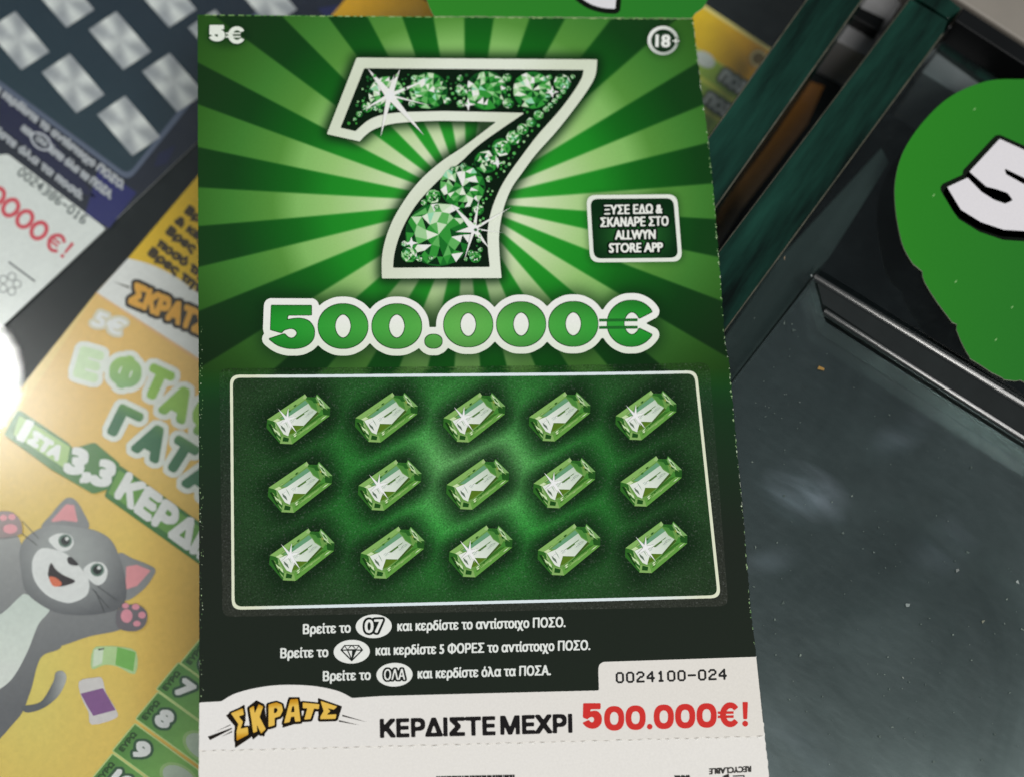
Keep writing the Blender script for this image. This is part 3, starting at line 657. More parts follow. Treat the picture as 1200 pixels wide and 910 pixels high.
# the fifteen printed emeralds
def q6(pts, cx=307, cy=295): return [((x - cx) / 6.0, (y - cy) / 6.0) for x, y in pts]
def gem_mesh(starred, cx=560, cy=567):
    A = Acc(ZC + 1.2e-4, 4e-6)
    def p(pts, c):
        c = np.array(c, float); c = c * (.88 if c.min() < 150 else 1.0)
        if c.min() > 200: c = (lambda c0: (lambda x, y: mix(c0, (188, 204, 184), np.clip((x - cx + 6) / 22 - (y - cy) / 30, 0, .9))))(c)
        A.up().poly([(cx + x, cy + y) for x, y in q6(pts)], c)
    p([(88, 298), (345, 115), (360, 136), (420, 138), (430, 116), (527, 215), (524, 268), (268, 472), (182, 468), (84, 358)], (78, 152, 58))
    p([(88, 298), (345, 118), (352, 150), (140, 312)], (150, 200, 108))
    p([(360, 136), (420, 138), (418, 165), (352, 150)], (52, 118, 42)); p([(345, 115), (360, 136), (352, 150), (330, 145)], (178, 214, 140))
    p([(430, 122), (527, 215), (470, 215), (420, 165)], (140, 190, 112)); p([(428, 128), (470, 168), (490, 210), (455, 190)], (206, 224, 186))
    p([(527, 215), (524, 268), (480, 262), (470, 215)], (40, 96, 34))
    p([(524, 268), (268, 472), (255, 425), (480, 262)], (112, 176, 76)); p([(480, 262), (255, 425), (300, 380), (440, 270)], (62, 124, 40))
    p([(268, 472), (182, 468), (190, 415), (255, 425)], (150, 196, 110)); p([(88, 298), (84, 358), (182, 468), (190, 415), (140, 312)], (52, 116, 40))
    p([(95, 330), (120, 330), (160, 400), (150, 420)], (24, 66, 24)); p([(140, 312), (165, 330), (185, 400), (160, 395)], (170, 206, 140))
    p([(140, 312), (352, 150), (420, 165), (470, 215), (440, 265), (255, 425), (190, 415)], (120, 172, 84))
    p([(352, 150), (420, 165), (440, 235), (395, 205)], (84, 152, 66)); p([(180, 290), (350, 160), (372, 182), (215, 292)], (116, 176, 132))
    p([(150, 318), (215, 292), (372, 182), (392, 212), (435, 240), (345, 340), (262, 338), (238, 415), (205, 400)], (224, 229, 220))
    p([(268, 300), (378, 222), (360, 250), (300, 292)], (92, 136, 62)); p([(262, 338), (345, 340), (270, 395), (240, 405)], (96, 134, 36))
    p([(345, 340), (435, 240), (450, 250), (350, 345)], (70, 104, 34)); p([(182, 335), (212, 360), (222, 390), (190, 360)], (110, 130, 110)); p([(205, 300), (225, 325), (240, 360), (220, 330)], (150, 170, 150))
    p([(345, 250), (400, 215), (392, 235), (350, 268)], (244, 246, 240)); p([(128, 308), (160, 290), (180, 300), (150, 318)], (200, 220, 170))
    p([(385, 140), (425, 150), (440, 180), (410, 178)], (44, 108, 40)); p([(300, 400), (440, 300), (430, 318), (310, 408)], (150, 198, 110)); p([(205, 420), (245, 430), (240, 455), (200, 452)], (34, 88, 30))
    gq = np.random.default_rng(5)
    for k_ in range(34):
        e = gq.integers(0, 4); t_ = gq.uniform(.06, .94); dp = gq.uniform(.10, .85)
        O_ = [((100, 300), (340, 130)), ((440, 140), (520, 225)), ((515, 265), (268, 460)), ((95, 345), (180, 455))][e]; I_ = [((150, 315), (360, 168)), ((425, 175), (462, 225)), ((435, 275), (258, 408)), ((150, 330), (200, 405))][e]
        o_ = np.array(O_[0]) * (1 - t_) + np.array(O_[1]) * t_; i_ = np.array(I_[0]) * (1 - t_) + np.array(I_[1]) * t_; c_ = o_ * (1 - dp) + i_ * dp
        tv = np.array(O_[1], float) - O_[0]; tv /= np.linalg.norm(tv); nv_ = i_ - o_; nv_ = nv_ / np.linalg.norm(nv_)
        L_ = gq.uniform(8, 34); W_ = gq.uniform(3, 9); sk = gq.uniform(-8, 8)
        p([tuple(c_ - tv * L_), tuple(c_ + nv_ * W_ + tv * sk), tuple(c_ + tv * L_ * .8), tuple(c_ - nv_ * W_ * .7)], [(170, 208, 130), (60, 128, 44), (206, 226, 180), (34, 92, 30), (132, 182, 92), (92, 150, 60), (182, 190, 90)][gq.integers(0, 7)])
    for k_ in range(9):
        t_ = gq.uniform(0, 1); c_ = np.array([190, 345]) * (1 - t_) + np.array([400, 222]) * t_ + gq.normal(0, 14, 2); L_ = gq.uniform(12, 32); d_ = np.array([.8, -.58])
        p([tuple(c_ - d_ * L_), tuple(c_ + np.array([.5, .6]) * 5), tuple(c_ + d_ * L_), tuple(c_ - np.array([.5, .6]) * 4)], [(196, 206, 196), (246, 247, 243), (168, 190, 160), (212, 222, 214)][gq.integers(0, 4)])
    if starred:
        A.dz = 4e-6; x0, y0 = cx + q6([(228, 298)])[0][0], cy + q6([(228, 298)])[0][1]
        star(A, x0, y0, [(x0 - 11, y0 - 13, 3.6), (x0 + 12, y0 + 16, 3.6), (x0 - 10, y0 + 7, 4), (x0 + 11, y0 - 4, 4), (x0 + 1, y0 - 14, 3.4), (x0 + 6, y0 + 12, 3)], 2.7, (240, 242, 236))
    return A
def build_gem(starred):
    A = gem_mesh(starred); c0 = P(560, 567, ZC); V_ = np.concatenate(A.V) - c0
    return mesh('emerald', V_ + org(panel), A.F, np.concatenate(A.C), M_CARD, panel)
g0 = build_gem(True); g1 = build_gem(False); used = set()
for k, (gx, gy) in enumerate(GEMS):
    src = g0 if k in STARRED else g1
    o = src if src.name not in used else src.copy()
    if o is not src: COL.objects.link(o); o.parent = panel
    used.add(src.name); o.location = P(gx, gy, ZC) - org(panel)
    if src is g0: o['label'] = 'emerald with a white sparkle'
# rules text
for body0, a0, b0, badge, bc, body1, a1, b1 in (
    ('Βρείτε το', (355.4, 742.3), (410.6, 740.4), '07', (438, 733.2), 'και κερδίστε το αντίστοιχο ΠΟΣΟ.', (466, 738.7), (662.3, 733.8)),
    ('Βρείτε το', (329, 770.6), (384.3, 769), 'gem', (412.2, 763), 'και κερδίστε 5 ΦΟΡΕΣ το αντίστοιχο ΠΟΣΟ.', (440.6, 767.2), (691.2, 760.8)),
    ('Βρείτε το', (378.8, 797.4), (434, 795.8), 'ΟΛΑ', (462.3, 790), 'και κερδίστε όλα τα ΠΟΣΑ.', (489.8, 794.4), (645, 790.3))):
    A = Acc(ZC + 3e-5); up = (0.012, -1)
    for bd, a, b in ((body0, a0, b0), (body1, a1, b1)): text(A, bd, a, b, 11.4, (226, 229, 224), bold=0.5, boldy=0.25, step=0.25, up=up); A.z -= 2e-5
    cx, cy = bc; shapes(A, [ell(cx, cy, 21.2, 13.9, -2)], (230, 231, 226), 0.3, soft=True)
    if badge == 'gem':
        g = lambda *pts: [np.array([(cx + x, cy + y) for x, y in pts])]
        K_ = (26, 32, 28)
        shapes(A, g((-8.5, -8), (8.5, -8), (13.5, -2), (0, 11.5), (-13.5, -2)), K_, 0.3)
        for pts in (((-7.6, -6.8), (-2, -6.8), (-5, -3)), ((-4.2, -3), (0, -6.8), (4.2, -3)), ((7.6, -6.8), (2, -6.8), (5, -3)), ((-11, -2.6), (-8.2, -6), (-6, -2.6)), ((11, -2.6), (8.2, -6), (6, -2.6)), ((-10.6, -1.2), (-5.4, -1.2), (-1.6, 7.6)), ((-3.8, -1.2), (0.4, -1.2), (-.2, 7)), ((10.6, -1.2), (5.4, -1.2), (1.6, 7.6))):
            shapes(A, g(*pts), (228, 229, 224), 0.25); A.z -= 2e-5
    else:
        if badge == '07': text(A, '07', (cx - 10.2, cy + 7.6), (cx + 10.2, cy + 7.0), 15, (230, 231, 226), bold=.56, boldy=.28, step=.28, latin=True, outline=[(2.6, (24, 30, 26))], up=up)
        else: text(A, 'ΟΛΑ', (cx - 12, cy + 6.4), (cx + 12.2, cy + 5.8), 12.8, (230, 231, 226), bold=.28, boldy=0, step=.28, outline=[(2.2, (24, 30, 26))], up=up)
    A.build('rule_line', M_CARD, card)
# serial number in dotted type
DOT = {'0': '01110 10001 10011 10101 11001 10001 01110', '1': '00100 01100 00100 00100 00100 00100 01110', '2': '01110 10001 00001 00110 01000 10000 11111', '4': '00010 00110 01010 10010 11111 00010 00010', '-': '00000 00000 00000 11111 00000 00000 00000', '3': '11110 00001 00001 01110 00001 00001 11110', '6': '01110 10000 10000 11110 10001 10001 01110', '8': '01110 10001 10001 01110 10001 10001 01110', '5': '11111 10000 11110 00001 00001 10001 01110'}
DOT['0'] = '01110 10001 10001 10001 10001 10001 01110'
def dots(acc, body, p0, p1, h, col, r, step=0.3):
    p0 = np.array(p0, float); p1 = np.array(p1, float); d = p1 - p0; u = d / np.linalg.norm(d); n = np.array([u[1], -u[0]]); adv = np.linalg.norm(d) / (len(body) - 0.22); L_ = []
    for i, ch in enumerate(body):
        for rr, row in enumerate(DOT[ch].split()):
            for cc, v in enumerate(row):
                if v == '1': c = p0 + u * (adv * (i + cc / 5 * .98 * .78 + .06)) + n * (h * (6 - rr) / 6); L_.append(ell(c[0], c[1], r * 1.05, r, n=8))
    shapes(acc, L_, col, step, soft=True)
A = Acc(ZC + 7e-5); dots(A, '0024100-024', (722, 799), (851.5, 795), 10.8, (40, 40, 40), 1.38); A.build('serial_number', M_CARD, card)
# slogan and prize
A = Acc(ZC + 7e-5); upk = (-0.02, -1)
text(A, 'ΚΕΡΔΙΣΤΕ', (446.5, 863), (579.5, 859.8), 20, (28, 26, 27), bold=1.3, boldy=1.2, step=.4, up=upk); A.z -= 2e-5
text(A, 'ΜΕΧΡΙ', (587.5, 859.4), (669.5, 857), 20, (28, 26, 27), bold=1.3, boldy=1.2, step=.4, up=upk); A.build('slogan', M_CARD, card)
A = Acc(ZC + 7e-5); RED = (206, 52, 48)
def red(body, xs_, y0, y1, h, col):
    for ch, x in zip(body, xs_):
        yb = y0 + (y1 - y0) * (x - xs_[0]) / (xs_[-1] - xs_[0]); c = (x, yb - h / 2)
        if ch == '0': L_ = zero(c[0], c[1], 11.8, h / 2 + .4, 4.9, h / 2 - 6.6, .4)
        elif ch == '5': L_ = [(FIVE - FIVE.mean(0)) * (0.425, 0.585) + (c[0], c[1] + .4)]
        elif ch == '.': L_ = [ell(x, yb - 3.0, 3.3, 3.3)]
        elif ch == '€': L_ = [euro(x + 1, c[1], 11.5, h / 2 + .3, 5.6, h / 2 - 6, 38, 40)]
        else: L_ = [np.array([(x - 2.8, yb - h), (x + 2.8, yb - h), (x + 2.0, yb - 8.6), (x - 2.0, yb - 8.6)]), ell(x, yb - 3, 3.1, 3.1)]
        shapes(A, L_, col, .35, soft=True, grow=.35 if ch in '5€!' else 0); A.z -= 2e-5
        if ch == '€':
            A.z += 2e-5
            for k in (-2.4, 2.4): shapes(A, stroke([(x - 13.5, c[1] + k), (x + 5, c[1] + k - .2)], 3.0), col, .35); A.z -= 2e-5
red('500.000€!', [695, 719.5, 744.5, 761, 777.5, 802.5, 827.5, 854, 872.5], 856, 850.6, 28, RED); A.build('prize_lettering', M_CARD, card)
# brand lettering on the white hump
A = Acc(ZC + 7e-5)
def zl(pts): return np.array([(x / 6.0 + 240, y / 6.0 + 795) for x, y in pts])
LOGO = [[[(186, 243), (268, 207), (276, 252), (240, 264), (270, 302), (252, 352), (304, 340), (308, 392), (226, 436), (226, 370), (238, 318)]],
        [[(316, 207), (346, 190), (352, 246), (380, 178), (412, 194), (386, 268), (430, 352), (398, 386), (366, 318), (370, 370), (342, 381), (330, 290)]],
        [[(450, 180), (505, 165), (542, 180), (550, 222), (530, 262), (492, 274), (492, 326), (450, 338)], [(488, 205), (486, 242), (504, 238), (514, 220), (506, 204)]],
        [[(602, 144), (655, 140), (674, 298), (636, 301), (630, 263), (606, 268), (598, 303), (558, 312)], [(616, 192), (606, 236), (632, 232), (628, 191)]],
        [[(690, 166), (806, 178), (802, 212), (768, 208), (744, 282), (700, 286), (722, 206), (690, 206)]],
        [[(814, 154), (932, 194), (906, 216), (862, 204), (884, 226), (856, 252), (926, 248), (920, 280), (812, 283), (815, 262), (836, 226)]]]
bl = [zl(l[0]) for l in LOGO]; ext = zl([(150, 260), (280, 178), (290, 190), (362, 148), (430, 160), (520, 146), (560, 168), (590, 128), (668, 128), (690, 150), (800, 158), (795, 133), (966, 192), (940, 225), (950, 262), (935, 292), (700, 306), (545, 345), (510, 335), (512, 350), (440, 372), (415, 412), (395, 392), (340, 430), (322, 408), (212, 488), (208, 330)])
shapes(A, bl, (26, 20, 14), .35, grow=2.7, soft=True, off=(-.2, .5)); A.z -= 2e-5
shapes(A, [zl([(150, 258), (282, 180), (290, 300), (210, 330)]), zl([(212, 330), (330, 330), (330, 410), (214, 488)]), zl([(300, 200), (364, 150), (420, 178), (440, 340), (418, 410), (392, 385), (338, 430)]), zl([(590, 128), (668, 128), (690, 300), (545, 345)]), zl([(795, 133), (966, 192), (935, 292), (800, 298)])], (26, 20, 14), .35, soft=True)
gold = lambda x, y: mix((228, 186, 84), (188, 126, 14), np.clip(np.sin((y - 812 - (x - 270) * -.12) / 7.5), 0, 1))
A.up()
for l in LOGO: shapes(A, [zl(l[0])] + [zl(h)[::1] for h in l[1:]], gold, .3, soft=True, rule='eo'); A.z -= 2e-5
A.z += 2e-5
for pts in ([(24, 408), (40, 432), (195, 352), (190, 346)], [(70, 376), (185, 326), (182, 322)], [(120, 408), (196, 375), (192, 368)], [(968, 252), (966, 262), (1140, 304)], [(944, 290), (942, 300), (1084, 324)]): A.poly(zl(pts), (30, 26, 22))
A.build('brand_lettering', M_CARD, card)
# stub print, upside down
A = Acc(ZC + 2e-5)
text(A, 'RECYCLABLE', (879, 897.2), (830.5, 900.2), 6.6, (60, 58, 56), bold=.4, boldy=.2, step=.25, latin=True, up=(0, 1)); A.z -= 2e-5
shapes(A, stroke([(849, 909.5), (849, 913), (860, 912.6), (871, 912), (871, 908.5), (858, 909)], 1.5), (52, 50, 48), .3); A.z -= 2e-5
shapes(A, [np.array([(845, 909.5), (853, 906), (854, 912)])], (52, 50, 48), .3); A.z -= 2e-5
text(A, 'www.', (808, 908), (790, 908.6), 6.5, (54, 52, 50), bold=.5, step=.3, latin=True, up=(0, 1)); A.z -= 2e-5
bars = []; x = 511.0
while x < 603: wb = random.choice([1.4, 2.2, 3.4, 5.5]); bars.append(np.array([(x, 908.9 - (x - 511) * .02), (x + wb, 908.9 - (x - 511) * .02), (x + wb, 940), (x, 940)])); x += wb + random.choice([.25, .4, .7])
for b in bars: A.poly(b[::-1], (40, 38, 37))
A.build('stub_print', M_CARD, stub)
# header tab above the top perforation, with the foot of its numeral
HT = [(508.5, 19.2), (503, 8), (497, -10), (494, -60), (520, -110), (800, -112), (836, -60), (834, -14)] + smooth([(829, 0), (824, 9), (815, 15.5), (811.5, 21)], False, 4).tolist()
HT += [(x, float(ytop_card(x)) - .9 + random.uniform(-.35, .35)) for x in np.linspace(806, 514, 60)]
tab = slab('header_tab', np.array(HT)[::-1], ZC, ZC - 0.00003, M_CARD, card, lambda x, y: mix((50, 134, 42), (42, 122, 42), np.clip((x - 500) / 330, 0, 1)), (196, 208, 172))
A = Acc(ZC + 2e-5)
num = np.array(smooth([(676, -6), (690, 4), (706, 9.4), (721, 10.6)], False, 4).tolist() + [(722.5, -8), (722, -60), (690, -60)])
shapes(A, [num], (18, 24, 18), .4, grow=6, soft=True); shapes(A, [num], (222, 220, 224), .4, soft=True); A.build('numeral', M_CARD, tab)
A = Acc(ZC + 3e-5)
xx_ = 240.0
while xx_ < 806:
    l_ = random.uniform(3, 8); y = float(ytop_card(xx_)); A.poly([(xx_, y + 1.0), (xx_ + l_, y + 1.0), (xx_ + l_ - .5, y - .25), (xx_ + .4, y - .25)], random.choice([(120, 160, 96), (150, 180, 120), (90, 140, 76)])); xx_ += l_ + random.uniform(1.5, 5)
A.build('torn_fibre', M_CARD, card)

for E_, n_, ylo, yhi in ((RE, 140, 25, 868), (LE, 90, 380, 822)):
    A = Acc(ZC + 1.2e-5, 0)
    for _ in range(n_):
        y = random.uniform(ylo, yhi); wd = random.choice([.5, .7, .9, 1.3]); hh = random.choice([.6, 1, 1.4, 2.4])
        if E_ is RE: x = float(edge_x(RE, y)) - random.uniform(-.2, .9)
        else: x = float(edge_x(LE, y)) + random.uniform(.2, 5.0); wd *= .7; hh *= .6
        A.poly([(x - wd, y), (x, y + hh), (x + wd * .6, y + hh * .3), (x, y - hh * .6)], random.choice([(190, 204, 176), (150, 176, 130), (96, 132, 84), (120, 150, 104)]) if (y < 765 or E_ is LE) else (236, 234, 230))
    A.build('worn_edge', M_CARD, card)

# ------------------------------------------------------------------ the round tag on the right
dk = thing('round_tag', 'torn round green cardboard tag with a white 5, lying on the dark glass', 'tag', P(1190, 280, 0.00002))
DO = smooth([(1199, 93), (1158, 95), (1116, 112), (1084.5, 140), (1060, 175), (1049.5, 210), (1049.7, 246), (1057, 284), (1066, 303)], False, 5).tolist() + [(1070, 309), (1076, 314), (1081, 318), (1081.5, 324), (1084, 331), (1091, 343), (1099, 355), (1108, 367), (1116, 377.5), (1121.5, 380), (1121, 386), (1126, 399), (1132.5, 412), (1136, 417), (1137, 420), (1150, 428), (1162, 436), (1175, 442.5), (1177, 444.5), (1190, 446), (1196, 445), (1200, 447)] + smooth([(1200, 446.5), (1250, 452), (1300, 434), (1344, 390), (1366, 320), (1362, 230), (1330, 155), (1270, 106), (1230, 95)], False, 5).tolist()[1:]
slab('cardboard', np.array(DO)[::-1], ZC, ZC - 0.00003, M_CARD, dk, lambda x, y: mix((46, 131, 38), (40, 110, 42), np.clip((x - 1040) / 260 + (y - 300) / 900, 0, 1)), (190, 200, 170))
W5 = np.array([(1171.5, 163), (1272, 208), (1256, 236), (1177, 197.5), (1179, 204.5), (1236, 236), (1268, 262), (1258, 292), (1222, 276), (1200, 271), (1176, 269.5), (1149.5, 260.5), (1126, 246), (1110, 219.5), (1134, 208.5), (1150, 225), (1165, 234.5), (1178, 239), (1187, 235), (1181, 226.5), (1168, 222), (1156, 219), (1136, 201.5)])
A = Acc(ZC + 2e-5)
shapes(A, [W5], (20, 26, 20), .5, grow=6.5, soft=True, off=(-1.5, 1.5)); A.z -= 2e-5
shapes(A, [W5], (16, 20, 16), .5, grow=5.5, soft=True, off=(1, 6.5)); shapes(A, [W5], (224, 220, 224), .45, soft=True)
A.build('numeral', M_CARD, dk)
for x, y in ((1094, 229), (1167, 398), (1120, 330), (1186, 360), (1142, 128)):
    A = Acc(ZC + 2e-5); A.poly([(x - 1.6, y + 1.8), (x - .6, y + .2), (x + 1.5, y - 1.9), (x + .8, y + .6)], (150, 196, 130)); A.build('scuff', M_CARD, dk)

# ------------------------------------------------------------------ tickets on the shelf under the glass
ZT = ZS + 0.0009
TG = 'lottery tickets under the glass'
# --- blue ticket with silver cells
bt = thing('lottery_ticket', 'dark blue ticket with rows of silver scratch cells under the glass, top left', 'lottery ticket', P(60, 200, ZS + 0.0003), TG)
bo = [(420, -13), (124, 268), (-34, 417), (-330, 190), (120, -250)]
def bcol(x, y): return np.broadcast_to(np.array([30, 32, 46.0]), np.shape(x) + (3,))
slab('flat_body', np.array(bo)[::-1], ZT, 0.0005, M_TICK, bt, (27, 30, 44), (190, 190, 190))
ba = np.array([64, 49.5]); bb = np.array([54, -50.0])
# blue sheen patches of the printed background
for pts, c in (([(0, 112), (60, 160), (112, 232), (92, 226), (30, 172), (0, 150)], (26, 27, 58)), ([(116, 196), (160, 226), (128, 268), (100, 250)], (32, 33, 92)), ([(186, 180), (206, 170), (196, 192), (180, 196)], (28, 30, 62)), ([(0, 92), (34, 118), (60, 150), (30, 132), (0, 108)], (40, 43, 62)), ([(372, 10), (398, 6), (384, 24)], (34, 36, 78))):
    A = Acc(ZT + 3e-5); A.poly(pts, c); A.build('blue_print', M_TICK, bt)
A = Acc(ZT + 7e-5, 3e-5)
fr = round_poly([(150.5, 213), (-150, -8), (60, -200), (330, -10)], 12); A.poly(fr, (84, 92, 112))
fi2 = round_poly([(150, 205.5), (-140, -8), (60, -190), (318, -10)], 11)
A.up().poly(fi2, lambda x, y: mix((34, 52, 62), (28, 36, 48), np.clip((x - y) / 120, 0, 1)))
cellf = A.build('cell_field', M_TICK, bt)
c0 = (144 - 40, 35); cells_ = []
lefts = [(38, -14), (-15, 35), (104, 35), (158, -14), (49, 85), (166.7, 84), (114, 134.5), (220.5, 32.6), (276, -14)]
u_ = np.array([40.5, 47]); v_ = np.array([32.3, -21.3])
def cell_mesh():
    A = Acc(ZT + 14e-5, 2e-6); o_ = np.array(lefts[2])
    us = np.linspace(0, 1, 13); g = np.random.default_rng(3)
    uu, vv = np.meshgrid(us, us); XY = o_ + uu[..., None] * u_ + vv[..., None] * v_
    def c(x, y):
        d = np.stack([x, y], -1) - o_; q_ = np.linalg.solve(np.stack([u_, v_], 1), d.reshape(-1, 2).T).T.reshape(d.shape); a = np.arctan2(q_[..., 1] - .5, q_[..., 0] - .5)
        t = 0.5 + 0.5 * np.cos(4 * a + .6) * np.clip(np.hypot(q_[..., 1] - .5, q_[..., 0] - .5) * 2.4, 0, 1)
        return mix((142, 145, 150), (202, 204, 202), t)
    idx = np.arange(169).reshape(13, 13); f = np.stack([idx[:-1, :-1], idx[1:, :-1], idx[1:, 1:], idx[:-1, 1:]], -1).reshape(-1, 4)[:, ::-1]
    A.add(XY.reshape(-1, 2), f.tolist(), c); cc = P(*lefts[2], ZT)
    return mesh('silver_cell', np.concatenate(A.V) - cc + org(cellf), A.F, np.concatenate(A.C), M_FOIL, cellf), cc
sc0, _ = cell_mesh()
for k, l in enumerate(lefts):
    o = sc0 if k == 0 else sc0.copy()
    if k: COL.objects.link(o); o.parent = cellf
    o.location = P(*l, ZT) - org(cellf)
A = Acc(ZT + 13e-5, 2e-5)
dirb = np.array([0.79, 0.613])
TB_ = (160, 162, 168)
for body, e, ln, h in (('και κερδίστε το αντίστοιχο ΠΟΣΟ.', (143, 222), 200, 8.0), ('και κερδίστε όλα τα ΠΟΣΑ.', (129, 233), 132, 8.0), ('κερδίστε όλα τα ποσά.', (95, 234), 160, 8.0)):
    e = np.array(e, float); text(A, body, e - dirb * ln, e, h, TB_, bold=.7, step=.6)
shapes(A, [ell(48, 166, 14, 9, 38)], (190, 192, 200), .6); shapes(A, [ell(48, 166, 12, 7, 38)], (40, 42, 58), .6); text(A, 'ΟΛΑ', (41, 164), (53, 173), 7, TB_, bold=.5, step=.5)
A.build('ticket_text', M_TICK, bt)
A = Acc(ZT + 10e-5, 2e-5)
A.poly(round_poly([(9, 180.5), (124, 268), (-34, 417), (-200, 290), (-60, 190)], 4), (206, 210, 206))
lp = A.build('white_label', M_TICK, bt)
A = Acc(ZT + 16e-5, 2e-5)
dots(A, '0024386-016', (20, 204), (98, 263), 9.5, (92, 98, 98), 1.25, .4)
dn = np.array([.80, .60]); 
def place(loops, c, ang, s=1.0):
    r = math.radians(ang); R_ = np.array([[math.cos(r), math.sin(r)], [-math.sin(r), math.cos(r)]]); return [np.asarray(l) * s @ R_ + c for l in loops]
for k in range(3): shapes(A, place(zero(0, 0, 10.5, 12.6, 5.6, 7.6), np.array([12.5 + 16.6 * k, 243.5 + 13.4 * k]), 39), (196, 62, 76), .5); A.z -= 2e-5
shapes(A, place(zero(0, 0, 10.5, 12.6, 5.6, 7.6), np.array([12.5 - 16.6, 243.5 - 13.4]), 39), (196, 62, 76), .5)
shapes(A, place([euro(0, 0, 10.5, 12, 6, 7.6, 36, 38)], np.array([66, 285]), 39), (190, 62, 76), .5)
for k in (-2.2, 2.2): shapes(A, place(stroke([(-11, k), (4, k)], 2.6), np.array([66, 285]), 39), (190, 62, 76), .5); A.z -= 2e-5
A.z += 2e-5
shapes(A, place([np.array([(-2, -11), (2, -11), (1.4, 4), (-1.4, 4)]), ell(0, 8.6, 2.3, 2.3)], np.array([78.5, 293.5]), 39), (190, 62, 76), .5)
shapes(A, place(stroke([(0, 0), (31, 23)], 2.4), np.array([10, 307]), 0), (96, 100, 100), .5)
ring_ = []
for k in range(5): ring_ += place(zero(0, 0, 5.2, 5.2, 4.0, 4.0), np.array([11 + 9 * math.cos(k * 1.257), 333 + 9 * math.sin(k * 1.257)]), 0)
shapes(A, ring_, (120, 124, 124), .4, rule='eo')
A.build('label_print', M_TICK, lp)

# --- yellow ticket with the cat
yt = thing('lottery_ticket', 'yellow orange ticket with a grey cartoon cat under the glass, lower left', 'lottery ticket', P(60, 600, ZS + 0.0003), TG)
ZY = ZT
ye = np.array([[(404 + 37, -44)], [(-150, 672)]]).reshape(2, 2)
wv = np.array([0.77, 0.64]) * 250
YO = [(441, -44), (227, 212), (150, 303), (113, 343), (45, 428), (25, 454), (-150, 664), (-80, 1000), (140, 1100), (330, 820), (560, 440), (700, 160)]
slab('flat_body', np.array(YO)[::-1], ZY, 0.0005, M_TICK, yt, lambda x, y: mix((228, 178, 104), (216, 178, 88), np.clip((y - 420) / 250, 0, 1)), (235, 220, 190)); 
A = Acc(ZY + 3e-5, 3e-5)
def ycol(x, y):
    c = mix((224, 170, 96), (212, 178, 92), np.clip((y - 470 + (x - 100) * .2) / 170, 0, 1)); c = mix(c, (186, 144, 62), np.clip((x - 150) / 120, 0, 1) * np.clip((y - 560) / 150, 0, 1) * .8)  # card's shade painted in as a browner lower right
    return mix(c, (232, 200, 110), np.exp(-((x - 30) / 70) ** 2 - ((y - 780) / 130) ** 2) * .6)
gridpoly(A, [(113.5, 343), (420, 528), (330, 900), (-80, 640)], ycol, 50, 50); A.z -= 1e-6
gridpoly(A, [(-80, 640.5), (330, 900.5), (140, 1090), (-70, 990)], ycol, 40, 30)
A.up().poly([(441, -44), (227, 212), (150, 303), (200, 322), (230, 337), (262, 352), (420, 440), (560, 400), (690, 150)], lambda x, y: mix((222, 170, 34), (206, 150, 26), np.clip((200 - y) / 150, 0, 1)))
A.up().poly(smooth([(150, 303), (176, 310), (205, 324), (236, 346), (300, 380)], False, 5).tolist() + [(420, 440), (420, 527), (230, 420), (113, 343.5)], (206, 206, 204))
A.up().poly([(113, 342.5), (232, 419), (420, 527), (420, 530), (230, 422), (112, 344.5)], (212, 168, 120))
A.build('colour_print', M_TICK, yt)
A = Acc(ZY + 18e-5, 2e-5); ud = np.array([0.80, 0.60])
for body, s0, ln in (('Βρες το', (216.5, 249), 62), ('& κερδίζεις', (204.5, 260.5), 94), ('Βρες το', (194.5, 273), 62), ('ποσό της', (183.5, 287.5), 74), ('Βρες την', (173.5, 298), 76)):
    s0 = np.array(s0, float); text(A, body, s0, s0 + ud * ln, 9.6, (58, 46, 26), bold=.75, step=.5)
text(A, 'ΣΚΡΑΤΣ', (152, 354), (238, 392), 22, (206, 150, 52), bold=1.6, step=.5, outline=[(4.2, (44, 36, 22))], up=(.42, -.9), shear=-.1)
A.z -= 2e-5; A.poly([(132, 330), (152, 336), (151, 338)], (70, 64, 54))
text(A, '5€', (107, 380), (140, 393), 17, (238, 236, 230), bold=.8, step=.4, latin=True, up=(.5, -.86), outline=[(3.4, (196, 190, 170))])
A.build('ticket_text', M_TICK, yt)
A = Acc(ZY + 18e-5, 1.5e-5)
GA = lambda x, y: mix((132, 172, 72), (56, 104, 72), np.clip((y - 455 - (x - 150) * .5) / 38, 0, 1))
def letter(ch, cx, cy, h, wd, ang, col=GA, bold=3.8):
    r = math.radians(ang); u = np.array([math.cos(r), math.sin(r)]); n = np.array([u[1], -u[0]]); p0 = np.array([cx, cy]) - u * wd / 2 - n * h / 2
    text(A, ch, p0, p0 + u * wd, h, col, bold=bold, step=.6, outline=[(bold + 2.4, (206, 212, 202))], box=False)
A2 = A
letter('Ε', 104, 427, 30, 22, 16, lambda x, y: np.broadcast_to(np.array([186, 206, 168.0]), np.shape(x) + (3,)))  # pale colour holds the glare lying on this letter
letter('Φ', 147, 436, 30, 31, 20, lambda x, y: mix((140, 176, 96), (120, 160, 110), np.clip((y - 420) / 40, 0, 1)))
for a in (('Τ', 184, 449, 32, 24, 25), ('Α', 209, 472, 33, 28, 28), ('Ψ', 240, 492, 32, 28, 32), ('Γ', 147, 496, 32, 24, 26), ('Α', 178, 517, 34, 29, 29), ('Τ', 211, 534, 34, 25, 32), ('Α', 238, 560, 34, 30, 34)): letter(*a)
A.z += 6e-5
u36 = np.array([.80, .60])
shapes(A, [np.array([(10, 508), (22, 484), (78, 522), (84, 530), (110, 522), (136, 544), (134, 566), (110, 574), (62, 546)])], (70, 116, 60), .6, grow=4)
shapes(A, [np.array([(126, 580), (140, 548), (255, 630), (255, 672)])], (62, 110, 56), .6, grow=3)
